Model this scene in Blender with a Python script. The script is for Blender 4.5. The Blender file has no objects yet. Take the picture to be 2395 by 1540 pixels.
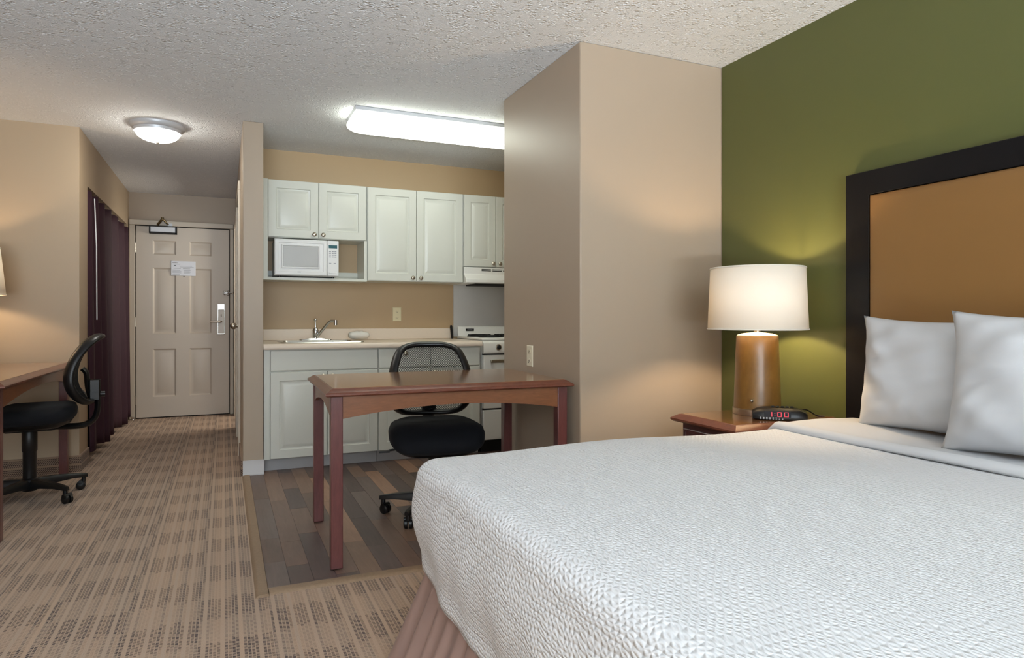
import bpy, bmesh, math, random
from mathutils import Vector, Matrix
random.seed(7)
S = bpy.context.scene
COL = S.collection
PI = math.pi
# ------------------------------------------------------------------ camera, world, lights, exposure
F_PX, CX, HY, VPX, CAM_H = 1550.0, 1197.5, 743.5, 525.0, 1.065
YAW = math.atan((CX - VPX) / F_PX)
cam_d = bpy.data.cameras.new('camera'); cam = bpy.data.objects.new('camera', cam_d); COL.objects.link(cam)
cam.location = (0, 0, CAM_H); cam.rotation_euler = (PI / 2, 0, -YAW)
cam_d.sensor_width = 36; cam_d.lens = 36 * F_PX / 2395; cam_d.shift_y = -(770 - HY) / 2395
cam_d.clip_start = 0.03
S.camera = cam
S.view_settings.view_transform = 'Standard'; S.view_settings.look = 'None'
S.view_settings.gamma = 1; S.view_settings.use_curve_mapping = False
S.view_settings.exposure = 0.06
w = bpy.data.worlds.new('sky'); S.world = w; w.use_nodes = True
w.node_tree.nodes['Background'].inputs[0].default_value = (0.75, 0.87, 1.0, 1)
w.node_tree.nodes['Background'].inputs[1].default_value = 1.2
S.cycles.max_bounces = 10; S.cycles.diffuse_bounces = 6; S.cycles.glossy_bounces = 4
S.cycles.sample_clamp_indirect = 6.0

def area_light(name, loc, rot, sx, sy, power, color):
    l = bpy.data.lights.new(name, 'AREA'); l.shape = 'RECTANGLE'; l.size = sx; l.size_y = sy
    l.energy = power; l.color = color
    o = bpy.data.objects.new(name, l); COL.objects.link(o); o.location = loc; o.rotation_euler = rot
    return o
# daylight coming through the window in the wall behind the camera
area_light('window_daylight', (-0.55, -3.52, 1.3), (PI / 2, 0, 0), 2.9, 1.95, 104, (0.84, 0.93, 1.0))
# fill lamp added outside the same window, aimed up to brighten the ceiling
area_light('ceiling_fill', (-0.55, -4.15, 0.15), (PI / 2 + math.radians(76), 0, 0), 2.9, 1.1, 2250, (0.78, 0.90, 1.0))

CEIL = 2.386
# ------------------------------------------------------------------ helpers
def lin(c):
    return tuple(((v / 255) / 12.92 if v / 255 <= 0.04045 else (((v / 255) + 0.055) / 1.055) ** 2.4) for v in c)

class NT:
    def __init__(s, m):
        s.t = m.node_tree; s.n = s.t.nodes; s.l = s.t.links
    def new(s, typ, **kw):
        nd = s.n.new(typ)
        for k, v in kw.items():
            setattr(nd, k, v)
        return nd
    def put(s, sock, v):
        if hasattr(v, 'links') or isinstance(v, bpy.types.NodeSocket):
            s.l.new(v, sock)
        else:
            sock.default_value = v
    def m(s, op, a, b=None, c=None):
        nd = s.new('ShaderNodeMath', operation=op)
        s.put(nd.inputs[0], a)
        if b is not None: s.put(nd.inputs[1], b)
        if c is not None: s.put(nd.inputs[2], c)
        return nd.outputs[0]
    def mix(s, f, a, b):
        nd = s.new('ShaderNodeMix', data_type='RGBA')
        s.put(nd.inputs[0], f)
        for sk, v in ((nd.inputs[6], a), (nd.inputs[7], b)):
            s.put(sk, v if not isinstance(v, tuple) else (*v, 1) if len(v) == 3 else v)
        return nd.outputs[2]
    def noise(s, vec, scale, detail=3, rough=0.5, dist=0):
        nd = s.new('ShaderNodeTexNoise'); s.l.new(vec, nd.inputs['Vector'])
        nd.inputs['Scale'].default_value = scale; nd.inputs['Detail'].default_value = detail
        nd.inputs['Roughness'].default_value = rough; nd.inputs['Distortion'].default_value = dist
        return nd.outputs[0]
    def coords(s, kind='Object', scale=(1, 1, 1)):
        tc = s.new('ShaderNodeTexCoord'); mp = s.new('ShaderNodeMapping')
        s.l.new(tc.outputs[kind], mp.inputs[0]); mp.inputs['Scale'].default_value = scale
        return mp.outputs[0]
    def bump(s, h, strength, dist, bsdf):
        b = s.new('ShaderNodeBump'); s.l.new(h, b.inputs['Height'])
        b.inputs['Strength'].default_value = strength; b.inputs['Distance'].default_value = dist
        s.l.new(b.outputs[0], bsdf.inputs['Normal'])

def newmat(name):
    m = bpy.data.materials.new(name); m.use_nodes = True
    return m, NT(m), m.node_tree.nodes['Principled BSDF']

def mat(name, rgb, rough=0.5, metal=0.0, var=0.04, vscale=6.0, bump=0.0, bscale=80.0, spec=0.5, coat=0.0, bdist=0.004, sheen=0.0):
    m, t, b = newmat(name)
    c = lin(rgb)
    v = t.coords()
    n = t.noise(v, vscale, 4)
    lo = tuple(x * (1 - var) for x in c); hi = tuple(min(1, x * (1 + var)) for x in c)
    t.l.new(t.mix(n, lo, hi), b.inputs['Base Color'])
    b.inputs['Roughness'].default_value = rough; b.inputs['Metallic'].default_value = metal
    b.inputs['Specular IOR Level'].default_value = spec
    b.inputs['Coat Weight'].default_value = coat; b.inputs['Coat Roughness'].default_value = 0.12
    b.inputs['Sheen Weight'].default_value = sheen
    if bump:
        t.bump(t.noise(v, bscale, 4), bump, bdist, b)
    return m

def wood(name, c1, c2, rough=0.35, scale=(1, 1, 1), coat=0.3, grain=14):
    m, t, b = newmat(name)
    v = t.coords('Object', scale)
    n1 = t.noise(v, grain, 5, 0.6, 0.6); n2 = t.noise(v, grain * 4, 3, 0.6)
    f = t.m('MULTIPLY_ADD', n2, 0.45, t.m('MULTIPLY_ADD', n1, 1.6, -0.55))
    f = t.m('MINIMUM', t.m('MAXIMUM', f, 0.0), 1.0)
    t.l.new(t.mix(f, lin(c1), lin(c2)), b.inputs['Base Color'])
    b.inputs['Roughness'].default_value = rough; b.inputs['Coat Weight'].default_value = coat
    b.inputs['Coat Roughness'].default_value = 0.15
    t.bump(n2, 0.06, 0.002, b)
    return m

def emis(name, rgb, strength):
    m, t, b = newmat(name)
    b.inputs['Base Color'].default_value = (*lin(rgb), 1)
    b.inputs['Emission Color'].default_value = (*lin(rgb), 1)
    b.inputs['Emission Strength'].default_value = strength
    b.inputs['Roughness'].default_value = 0.4
    return m

ORG = {}
class MB:
    def __init__(s): s.v = []; s.f = []; s.uv = None
    def add(s, vs, fs):
        o = len(s.v); s.v += [tuple(p) for p in vs]; s.f += [tuple(i + o for i in q) for q in fs]; return s
    def box(s, x0, x1, y0, y1, z0, z1):
        x0, x1 = min(x0, x1), max(x0, x1); y0, y1 = min(y0, y1), max(y0, y1); z0, z1 = min(z0, z1), max(z0, z1)
        return s.add([(x0, y0, z0), (x1, y0, z0), (x1, y1, z0), (x0, y1, z0), (x0, y0, z1), (x1, y0, z1), (x1, y1, z1), (x0, y1, z1)],
                     [(3, 2, 1, 0), (4, 5, 6, 7), (0, 1, 5, 4), (1, 2, 6, 5), (2, 3, 7, 6), (3, 0, 4, 7)])
    def loft(s, loops, cap0=True, cap1=True, closed=True):
        n = len(loops[0]); vs = [p for L in loops for p in L]; fs = []
        for i in range(len(loops) - 1):
            for j in range(n if closed else n - 1):
                k = (j + 1) % n
                fs.append((i * n + j, i * n + k, (i + 1) * n + k, (i + 1) * n + j))
        if cap0: fs.append(tuple(reversed(range(n))))
        if cap1: fs.append(tuple(range((len(loops) - 1) * n, len(loops) * n)))
        return s.add(vs, fs)
    def lathe(s, prof, cx=0, cy=0, n=32, cap0=True, cap1=True):
        return s.loft([[(cx + r * math.cos(2 * PI * j / n), cy + r * math.sin(2 * PI * j / n), z) for j in range(n)] for r, z in prof], cap0, cap1)
    def cyl(s, p, q, r, r2=None, n=16):
        return s.tube([p, q], [r, r if r2 is None else r2], n)
    def tube(s, pts, rad, n=10, cap=True, closed=False, flat=1.0):
        pts = [Vector(p) for p in pts]; N = len(pts)
        if not isinstance(rad, (list, tuple)): rad = [rad] * N
        loops = []; up = None
        for i, p in enumerate(pts):
            if closed: t = pts[(i + 1) % N] - pts[i - 1]
            else: t = pts[min(i + 1, N - 1)] - pts[max(i - 1, 0)]
            t.normalize()
            if up is None:
                up = Vector((0, 0, 1)) if abs(t.z) < 0.9 else Vector((0, 1, 0))
            a = t.cross(up).normalized(); b = a.cross(t).normalized(); up = b
            loops.append([p + (a * math.cos(2 * PI * j / n) * flat + b * math.sin(2 * PI * j / n)) * rad[i] for j in range(n)])
        if closed: loops.append(loops[0]); return s.loft(loops, False, False)
        return s.loft(loops, cap, cap)
    def prism(s, poly, axis, a0, a1):
        def P(u, v, a):
            return {'x': (a, u, v), 'y': (u, a, v), 'z': (u, v, a)}[axis]
        return s.loft([[P(u, v, a0) for u, v in poly], [P(u, v, a1) for u, v in poly]])
    def sphere(s, c, r, n=12, sc=(1, 1, 1)):
        loops = []
        for i in range(1, n):
            th = PI * i / n
            loops.append([(c[0] + sc[0] * r * math.sin(th) * math.cos(2 * PI * j / (2 * n)), c[1] + sc[1] * r * math.sin(th) * math.sin(2 * PI * j / (2 * n)), c[2] - sc[2] * r * math.cos(th)) for j in range(2 * n)])
        return s.loft(loops)
    def build(s, name, m, parent=None, bevel=0, seg=2, smooth=None, uv=None, angle=38):
        org = ORG.get(parent.name, Vector((0, 0, 0))) if parent else Vector((0, 0, 0))
        me = bpy.data.meshes.new(name)
        me.from_pydata([tuple(Vector(p) - org) for p in s.v], [], s.f)
        bm = bmesh.new(); bm.from_mesh(me); bmesh.ops.recalc_face_normals(bm, faces=bm.faces); bm.to_mesh(me); bm.free()
        if uv:
            L = me.uv_layers.new(name='UVMap')
            for lp in me.loops: L.data[lp.index].uv = uv[lp.vertex_index]
        me.materials.append(m)
        o = bpy.data.objects.new(name, me); COL.objects.link(o)
        if parent: o.parent = parent; ORG[o.name] = org
        if smooth or bevel or smooth is None:
            me.shade_smooth(); me.set_sharp_from_angle(angle=math.radians(angle))
        if bevel:
            b = o.modifiers.new('bevel', 'BEVEL'); b.width = bevel; b.segments = seg; b.limit_method = 'ANGLE'; b.angle_limit = math.radians(40)
        return o

def B(*a): return MB().box(*a)
def tag(o, label, cat, group=None):
    o['label'] = label; o['category'] = cat
    if group: o['group'] = group
    return o
def thing(name, label, cat, loc=(0, 0, 0), rz=0.0, group=None, world=True):
    o = bpy.data.objects.new(name, None); COL.objects.link(o); o.location = loc; o.rotation_euler = (0, 0, rz)
    o.empty_display_size = 0.1
    ORG[o.name] = Vector(loc) if world else Vector((0, 0, 0))
    return tag(o, label, cat, group)
def struct(o, label=None, cat=None):
    o['kind'] = 'structure'
    if label: o['label'] = label
    if cat: o['category'] = cat
    return o
def sroot(name, loc, label, cat):
    o = bpy.data.objects.new(name, None); COL.objects.link(o); o.location = loc; ORG[o.name] = Vector(loc)
    return struct(o, label, cat)
def smoothstep(a, b, x):
    t = min(1, max(0, (x - a) / (b - a))); return t * t * (3 - 2 * t)
def catmull(pts, n=8, closed=True):
    out = []; N = len(pts)
    rng = range(N) if closed else range(N - 1)
    for i in rng:
        p = [Vector(pts[(i + k) % N] if closed else pts[min(max(i + k, 0), N - 1)]) for k in (-1, 0, 1, 2)]
        for j in range(n):
            t = j / n
            out.append(0.5 * ((2 * p[1]) + (p[2] - p[0]) * t + (2 * p[0] - 5 * p[1] + 4 * p[2] - p[3]) * t * t + (3 * p[1] - p[0] - 3 * p[2] + p[3]) * t ** 3))
    if not closed: out.append(Vector(pts[-1]))
    return out

# ------------------------------------------------------------------ materials
M = {}
M['wall'] = mat('beige_paint', (168, 151, 132), 0.42, var=0.015, vscale=2, bump=0.05, bscale=160, bdist=0.002)
M['tan'] = mat('tan_paint', (170, 150, 124), 0.45, var=0.015, vscale=2, bump=0.05, bscale=160, bdist=0.002)
M['tan2'] = mat('kitchen_tan_paint', (182, 155, 118), 0.45, var=0.015, vscale=2, bump=0.05, bscale=160, bdist=0.002)
M['green'] = mat('green_paint', (84, 87, 45), 0.42, var=0.02, vscale=2, bump=0.05, bscale=160, bdist=0.002)
M['trimpaint'] = mat('door_frame_paint', (200, 189, 173), 0.4, var=0.01)
M['doorpaint'] = mat('door_paint', (206, 195, 180), 0.38, var=0.015)
M['cab'] = mat('white_thermofoil', (208, 209, 200), 0.32, var=0.01)
M['counter'] = mat('cream_laminate', (226, 210, 192), 0.35, var=0.03, vscale=60)
M['appl'] = mat('white_enamel', (232, 231, 226), 0.22, var=0.01)
M['plastic_w'] = mat('white_plastic', (228, 228, 228), 0.35, var=0.01)
M['ivory'] = mat('ivory_plastic', (226, 214, 176), 0.35, var=0.01)
M['ivory2'] = mat('almond_plastic', (222, 214, 190), 0.35, var=0.01)
M['chrome'] = mat('chrome', (215, 215, 215), 0.12, 1.0, var=0.01)
M['steel'] = mat('stainless_steel', (205, 203, 196), 0.26, 1.0, var=0.05, vscale=30)
M['nickel'] = mat('brushed_nickel', (190, 182, 168), 0.3, 1.0, var=0.03)
M['alu'] = mat('painted_aluminium', (196, 198, 202), 0.4, 0.2, var=0.02)
M['black'] = mat('black_plastic', (13, 13, 15), 0.38, var=0.05)
M['blackmatte'] = mat('matte_black', (16, 16, 18), 0.65, var=0.05)
M['fabric'] = mat('black_seat_fabric', (13, 15, 21), 0.85, var=0.1, vscale=300, bump=0.25, bscale=900, bdist=0.001, spec=0.3, sheen=0.03)
M['darkgap'] = mat('dark_gap', (24, 20, 17), 0.8, var=0.02)
M['toe'] = mat('grey_vinyl_base', (158, 157, 158), 0.42, var=0.02)
M['colbase'] = mat('light_grey_vinyl_base', (190, 188, 188), 0.42, var=0.02)
M['hbframe'] = mat('espresso_frame', (17, 16, 17), 0.36, var=0.06, vscale=12, spec=0.22)
M['linen'] = mat('white_cotton', (198, 199, 201), 0.85, var=0.01, vscale=3, bump=0.12, bscale=9, bdist=0.01, spec=0.2)
M['towel'] = mat('white_terry', (230, 226, 218), 0.95, var=0.03, bump=0.5, bscale=260, bdist=0.004, spec=0.1)
M['skirt'] = mat('taupe_satin', (143, 116, 106), 0.5, var=0.05, vscale=25, spec=0.4, sheen=0.05)
M['curtain'] = mat('plum_fabric', (56, 31, 42), 0.7, var=0.12, vscale=8, spec=0.3)
M['paper'] = mat('laminated_paper', (226, 229, 236), 0.3, var=0.02)
M['ink'] = mat('grey_print', (150, 152, 160), 0.6, var=0.02)
M['inkdark'] = mat('dark_print', (70, 72, 80), 0.6, var=0.02)
M['red'] = emis('red_led', (225, 0, 44), .9); M['red'].node_tree.nodes['Principled BSDF'].inputs['Base Color'].default_value = (.02, 0, 0, 1)
M['display'] = mat('teal_display', (30, 84, 92), 0.2, var=0.02)
M['glassdoor'] = mat('microwave_window', (178, 178, 177), 0.25, var=0.02)
M['gold'] = mat('dark_brass', (110, 96, 70), 0.3, 0.9, var=0.03)
M['legwood'] = wood('mahogany_leg', (84, 46, 45), (110, 64, 60), 0.33, (6, 6, 1), 0.35)
M['apron'] = wood('mahogany_apron', (112, 68, 40), (136, 86, 54), 0.36, (1.2, 6, 8), 0.35)
M['apron_y'] = wood('mahogany_apron_y', (112, 62, 34), (138, 82, 46), 0.36, (6, 1.2, 8), 0.35)
M['molding'] = wood('mahogany_molding', (92, 48, 36), (124, 70, 50), 0.3, (2, 2, 6), 0.4)
M['desktop'] = wood('mahogany_top', (126, 78, 44), (156, 104, 62), 0.16, (1.2, 8, 8), 0.8)
M['nsbody'] = wood('dark_mahogany', (62, 32, 33), (84, 44, 42), 0.33, (5, 5, 1.5), 0.3)
M['stripwood'] = wood('tan_strip', (128, 106, 84), (150, 126, 102), 0.5, (6, 6, 6), 0.05)
M['trimtan'] = M['stripwood']
M['lampbase'] = wood('amber_faux_leather', (100, 68, 27), (128, 92, 42), 0.33, (3, 3, 1.2), 0.2, 7)

# headboard upholstery
M['uphol'] = mat('caramel_vinyl', (130, 93, 48), 0.48, var=0.03, vscale=4, bump=0.08, bscale=220, bdist=0.001)

def m_popcorn():
    m, t, b = newmat('popcorn_ceiling')
    v = t.coords()
    n = t.noise(v, 30, 3, 0.6); n2 = t.noise(v, 160, 2, 0.5)
    vo = t.new('ShaderNodeTexVoronoi'); t.l.new(v, vo.inputs['Vector']); vo.inputs['Scale'].default_value = 88
    dots = t.m('SUBTRACT', 1.0, t.m('MULTIPLY', vo.outputs['Distance'], 1.5))
    h = t.m('ADD', t.m('MULTIPLY', dots, t.m('GREATER_THAN', n, 0.52)), t.m('MULTIPLY', n2, 0.5))
    t.l.new(t.mix(t.m('MULTIPLY', h, 0.6), lin((226, 228, 230)), lin((250, 251, 252))), b.inputs['Base Color'])
    b.inputs['Roughness'].default_value = 0.9; b.inputs['Specular IOR Level'].default_value = 0.2
    t.bump(h, 0.65, 0.0095, b)
    return m
M['ceiling'] = m_popcorn()

def m_carpet(name='striped_carpet', swap=False):
    m, t, b = newmat(name)
    sx = t.new('ShaderNodeSeparateXYZ'); tc = t.new('ShaderNodeTexCoord'); t.l.new(tc.outputs['Object'], sx.inputs[0])
    X, Y = sx.outputs[0], sx.outputs[1]
    if swap: X, Y = sx.outputs[2], t.m('ADD', sx.outputs[0], sx.outputs[1])
    s = t.m('MULTIPLY', X, 1 / 0.0115)
    sid = t.m('FLOOR', s); fr = t.m('FRACT', s)
    wn = t.new('ShaderNodeTexWhiteNoise', noise_dimensions='1D'); t.l.new(sid, wn.inputs['W']); r = wn.outputs['Value']
    # small dots of yarn along each stripe
    ph = t.m('ADD', t.m('MULTIPLY', Y, 2 * PI / 0.0105), t.m('ADD', t.m('MULTIPLY', fr, 5.0), t.m('MULTIPLY', r, 6.28)))
    dots = t.m('MULTIPLY_ADD', t.m('SINE', ph), 0.9, 0.62)
    dots = t.m('MINIMUM', t.m('MAXIMUM', dots, 0.0), 1.0)
    core = t.m('MULTIPLY', t.m('GREATER_THAN', fr, 0.14), t.m('LESS_THAN', fr, 0.9))
    line = t.m('MULTIPLY', dots, core)
    # alternating blocks of dark dashes
    bx = t.m('MULTIPLY_ADD', X, 1 / 0.235, 0.35)
    bid = t.m('FLOOR', bx)
    by = t.m('ADD', t.m('MULTIPLY', Y, 1 / 0.37), t.m('MULTIPLY', bid, 0.5))
    wn2 = t.new('ShaderNodeTexWhiteNoise', noise_dimensions='1D'); t.l.new(t.m('ADD', sid, 77.0), wn2.inputs['W'])
    byj = t.m('ADD', by, t.m('MULTIPLY', wn2.outputs['Value'], 0.10))
    on = t.m('LESS_THAN', t.m('FRACT', byj), 0.5)
    grp = t.m('LESS_THAN', t.m('FRACT', t.m('MULTIPLY', X, 1 / 0.0575)), 0.79)
    act = t.m('MAXIMUM', grp, t.m('GREATER_THAN', r, 0.86))
    lev = t.m('MULTIPLY_ADD', on, 0.46, t.m('MULTIPLY_ADD', r, 0.40, 0.18)) if not swap else 0.9
    amt = t.m('MULTIPLY', t.m('MULTIPLY', lev, act), line)
    v = t.coords()
    n = t.noise(v, 2.2, 3); fine = t.noise(v, 420, 2)
    ca = t.mix(n, lin((184, 158, 137)), lin((197, 168, 142)))
    cb = t.mix(t.m('MULTIPLY', r, 0.8), ca, lin((180, 160, 142)))
    cc = t.mix(t.m('MULTIPLY', fine, 0.35 if not swap else 1.2), cb, lin((112, 90, 72)))
    t.l.new(t.mix(amt, cc, lin((54, 40, 44))), b.inputs['Base Color'])
    b.inputs['Roughness'].default_value = 0.95; b.inputs['Specular IOR Level'].default_value = 0.1
    b.inputs['Sheen Weight'].default_value = 0.1
    h = t.m('ADD', t.m('MULTIPLY', fine, 0.6), t.m('MULTIPLY', amt, -0.5))
    t.bump(h, 0.6, 0.004, b)
    return m
M['carpet'] = m_carpet()
M['carpetbase'] = m_carpet('carpet_base', True)

def m_plank():
    m, t, b = newmat('vinyl_plank')
    oi = t.new('ShaderNodeObjectInfo')
    rp = t.new('ShaderNodeValToRGB'); t.l.new(oi.outputs['Random'], rp.inputs[0])
    cs = [(0.0, (84, 68, 64)), (0.2, (112, 88, 76)), (0.36, (92, 76, 72)), (0.5, (124, 98, 82)), (0.64, (100, 80, 70)), (0.78, (106, 90, 84)), (0.9, (150, 116, 94)), (1.0, (82, 68, 66))]
    rp.color_ramp.interpolation = 'CONSTANT'
    while len(rp.color_ramp.elements) < len(cs): rp.color_ramp.elements.new(0.5)
    for e, (p, c) in zip(rp.color_ramp.elements, cs): e.position = p; e.color = (*lin(c), 1)
    v = t.coords('Object', (10, 1.2, 1)); ad = t.new('ShaderNodeVectorMath', operation='ADD')
    t.l.new(v, ad.inputs[0]); cb = t.new('ShaderNodeCombineXYZ'); t.l.new(t.m('MULTIPLY', oi.outputs['Random'], 50.0), cb.inputs[0]); t.l.new(cb.outputs[0], ad.inputs[1])
    n = t.noise(ad.outputs[0], 4, 5, 0.6, 1.0)
    hsv = t.new('ShaderNodeHueSaturation'); t.l.new(rp.outputs[0], hsv.inputs['Color'])
    t.l.new(t.m('MULTIPLY_ADD', n, 0.8, 0.6), hsv.inputs['Value'])
    t.l.new(hsv.outputs[0], b.inputs['Base Color'])
    b.inputs['Roughness'].default_value = 0.36; b.inputs['Specular IOR Level'].default_value = 0.45
    t.bump(n, 0.08, 0.002, b)
    return m
M['plank'] = m_plank()

def m_coverlet():
    m, t, b = newmat('white_matelasse')
    tc = t.new('ShaderNodeTexCoord'); sx = t.new('ShaderNodeSeparateXYZ'); t.l.new(tc.outputs['UV'], sx.inputs[0])
    U, V = sx.outputs[0], sx.outputs[1]
    n = t.noise(t.coords('UV', (1, 1, 1)), 18, 0, 0.5); n2 = t.noise(t.coords('UV', (1, 1, 1)), 5, 2, 0.5)
    a_ = t.m('MULTIPLY_ADD', U, 2 * PI / 0.0155, t.m('MULTIPLY_ADD', n, 7.0, t.m('MULTIPLY', n2, 10.0)))
    b_ = t.m('MULTIPLY_ADD', V, 2 * PI / 0.036, t.m('MULTIPLY', n, 5.0))
    w1 = t.m('SINE', t.m('MULTIPLY_ADD', t.m('SINE', b_), 1.7, a_))
    w2 = t.m('SINE', t.m('MULTIPLY_ADD', t.m('SINE', b_), -1.7, a_))
    h2 = t.m('MULTIPLY_ADD', t.m('SMOOTH_MAX', w1, w2, 1.0), 0.5, t.m('MULTIPLY', n, 0.5))
    b.inputs['Base Color'].default_value = (*lin((220, 220, 221)), 1)
    b.inputs['Roughness'].default_value = 0.8; b.inputs['Specular IOR Level'].default_value = 0.2
    b.inputs['Sheen Weight'].default_value = 0.05
    t.bump(h2, 0.8, 0.0044, b)
    return m
M['coverlet'] = m_coverlet()

def m_shade(name, rgb, tr):
    m, t, b = newmat(name)
    out = m.node_tree.nodes['Material Output']
    b.inputs['Base Color'].default_value = (*lin(rgb), 1); b.inputs['Roughness'].default_value = 0.9
    tl = t.new('ShaderNodeBsdfTranslucent'); tl.inputs[0].default_value = (*lin(rgb), 1)
    mx = t.new('ShaderNodeMixShader'); mx.inputs[0].default_value = tr
    v = t.coords(); n = t.noise(v, 300, 2)
    t.bump(n, 0.1, 0.001, b)
    t.l.new(b.outputs[0], mx.inputs[1]); t.l.new(tl.outputs[0], mx.inputs[2]); t.l.new(mx.outputs[0], out.inputs[0])
    return m
M['shade'] = m_shade('linen_shade', (244, 238, 226), 0.18)
def m_glass():
    m, t, b = newmat('window_glass')
    b.inputs['Base Color'].default_value = (1, 1, 1, 1); b.inputs['Roughness'].default_value = 0.02
    b.inputs['Alpha'].default_value = 0.12
    return m
M['glass'] = m_glass()
M['lens'] = emis('lit_acrylic_lens', (250, 255, 240), 7.0)
M['dome'] = emis('lit_frosted_glass', (255, 252, 242), 44.0)

# ------------------------------------------------------------------ room shell
XG = 2.41      # green / right wall
XL = -2.2      # far left wall
YB = -3.4      # window wall behind the camera
YK = 5.52      # kitchen back wall
XH0, XH1 = -0.922, 0.113   # hallway walls
YLW = 5.40     # wall behind the left desk
YD = 7.98      # entrance wall
XC = 0.242     # kitchen side of the dividing wall
YC = 4.79      # front of the dividing wall
XP, YP0, YP1 = 1.556, 2.77, 3.71   # partition block
struct(B(XL - .1, XG + .1, YB - .1, YD + .1, -0.1, 0).build('floor', M['carpet']), 'brown and tan striped carpet with dark dashes', 'floor')
struct(B(XL - .1, XG + .1, YB - .1, YD + .1, CEIL, CEIL + .1).build('ceiling', M['ceiling']), 'white popcorn textured ceiling', 'ceiling')
struct(B(XG, XG + .1, YB, YP0, 0, CEIL).build('wall_right', M['green']), 'olive green accent wall behind the bed', 'wall')
struct(B(XG, XG + .1, YP0, YK, 0, CEIL).build('wall_kitchen_right', M['wall']), 'beige end wall of the kitchen nook beside the stove', 'wall')
struct(B(XP, XG, YP0, YP1, 0, CEIL).build('wall_partition', M['wall'], bevel=0.006), 'beige partition block between the bed corner and the kitchen', 'wall')
struct(B(XC, XG + .1, YK, YK + .1, 0, CEIL).build('wall_kitchen_back', M['tan2']), 'tan kitchen back wall behind counter and wall cabinets', 'wall')
YT0, YT1, ZTD = 6.98, 7.76, 2.03   # bathroom doorway in the hallway wall
struct(MB().box(XH1, XC, YC, YT0, 0, CEIL).box(XH1, XC, YT1, YD, 0, CEIL).box(XH1, XC, YT0, YT1, ZTD, CEIL).build('wall_divider', M['wall'], bevel=0.004), 'narrow beige wall end between hallway and kitchen', 'wall')
struct(B(XL - .1, XG + .1, YD, YD + .1, 0, CEIL).build('wall_back', M['wall']), 'beige wall around the entrance door', 'wall')
struct(B(XL, XH0 - 0.1, YLW, YLW + .1, 0, CEIL).build('wall_desk', M['tan']), 'beige wall behind the desk on the left', 'wall')
struct(B(XL - .1, XL, YB, YLW + .1, 0, CEIL).build('wall_left', M['wall']), 'beige side wall left of the camera', 'wall')
YO0, YO1, ZO = 5.70, 7.84, 2.03
mb = MB().box(XH0 - .1, XH0, YLW, YO0, 0, CEIL).box(XH0 - .1, XH0, YO1, YD, 0, CEIL).box(XH0 - .1, XH0, YO0, YO1, ZO, CEIL)
struct(mb.build('wall_closet', M['tan']), 'beige hallway wall with the closet opening', 'wall')
mb = MB().box(-1.7, -1.6, YLW + .1, YD, 0, CEIL)
struct(mb.build('wall_closet_back', M['wall']), 'beige back wall inside the closet', 'wall')
# window wall behind the camera, with the opening that lets the daylight in
WX0, WX1, WZ0, WZ1 = -2.0, 0.9, 0.3, 2.28
mb = MB().box(XL, WX0, YB - .1, YB, 0, CEIL).box(WX1, XG, YB - .1, YB, 0, CEIL).box(WX0, WX1, YB - .1, YB, 0, WZ0).box(WX0, WX1, YB - .1, YB, WZ1, CEIL)
struct(mb.build('wall_window', M['wall']), 'beige wall with the window opposite the entrance', 'wall')
wr = sroot('window_1', (-.55, YB, WZ0), 'wide white framed window opposite the entrance', 'window')
for x0, x1, z0, z1 in ((WX0, WX1, WZ0, WZ0 + .05), (WX0, WX1, WZ1 - .05, WZ1), (WX0, WX0 + .05, WZ0 + .05, WZ1 - .05), (WX1 - .05, WX1, WZ0 + .05, WZ1 - .05), (-.57, -.53, WZ0 + .05, WZ1 - .05)):
    B(x0, x1, YB - .08, YB - .02, z0, z1).build('window_frame', M['plastic_w'], wr, bevel=.004)
for x0, x1 in ((WX0 + .05, -.57), (-.53, WX1 - .05)):
    B(x0, x1, YB - .055, YB - .05, WZ0 + .05, WZ1 - .05).build('pane', M['glass'], wr)

# lit bathroom behind the kitchen wall, open to the hallway
struct(B(1.7, 1.8, YK + .1, YD, 0, CEIL).build('wall_bathroom', M['wall']), 'beige bathroom wall out of sight beyond the hallway', 'wall')
t3 = sroot('door_3', (XH1, 7.37, 0), 'beige door casing of the lit bathroom doorway in the hallway', 'door frame')
mb = MB()
for (y0, y1, z0, z1) in ((YT0 - .06, YT0, 0, ZTD), (YT1, YT1 + .06, 0, ZTD), (YT0 - .06, YT1 + .06, ZTD, ZTD + .06)): mb.box(XH1 - .016, XH1, y0, y1, z0, z1)
mb.build('casing', M['trimpaint'], t3, bevel=.004)
area_light('bathroom_light', (1.15, 7.37, 1.75), (0, math.radians(90), 0), 1.0, 1.0, 34, (1.0, .95, .84))

# baseboards (carpet strips and vinyl cove base)
struct(B(XL, XH0, YLW - .012, YLW, 0, .115).build('baseboard_desk', M['carpetbase']), 'carpet strip along the foot of the wall behind the left desk', 'baseboard')
struct(B(XH0, XH0 + .012, YLW - .012, YO0, 0, .115).build('baseboard_closet', M['carpetbase']), 'short carpet strip on the corner beside the closet curtain', 'baseboard')
struct(B(XH0, -.93 + .06, YD - .012, YD, 0, .115).build('baseboard_back', M['carpetbase']), 'carpet strip left of the entrance door', 'baseboard')
struct(B(XH1 - .012, XH1, YC + .01, 5.46, 0, .11).build('baseboard_hall', M['carpetbase']), 'carpet strip along the hallway side of the dividing wall', 'baseboard')
mb = MB().prism([(YC - .012, .0), (YC - .012, .012), (YC - .004, .022), (YC - .003, .105), (YC, .105), (YC, 0)], 'x', XH1, XC + .004)
mb.box(XC, XC + .004, YC - .003, YC + .06, 0, .105)
struct(mb.build('baseboard_divider', M['colbase']), 'light grey vinyl cove base on the end of the dividing wall', 'baseboard')
struct(B(XP - .004, XP, YP0, YP1, 0, .105).build('baseboard_partition', M['colbase']), 'light grey vinyl base on the partition behind the desk', 'baseboard')

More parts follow.
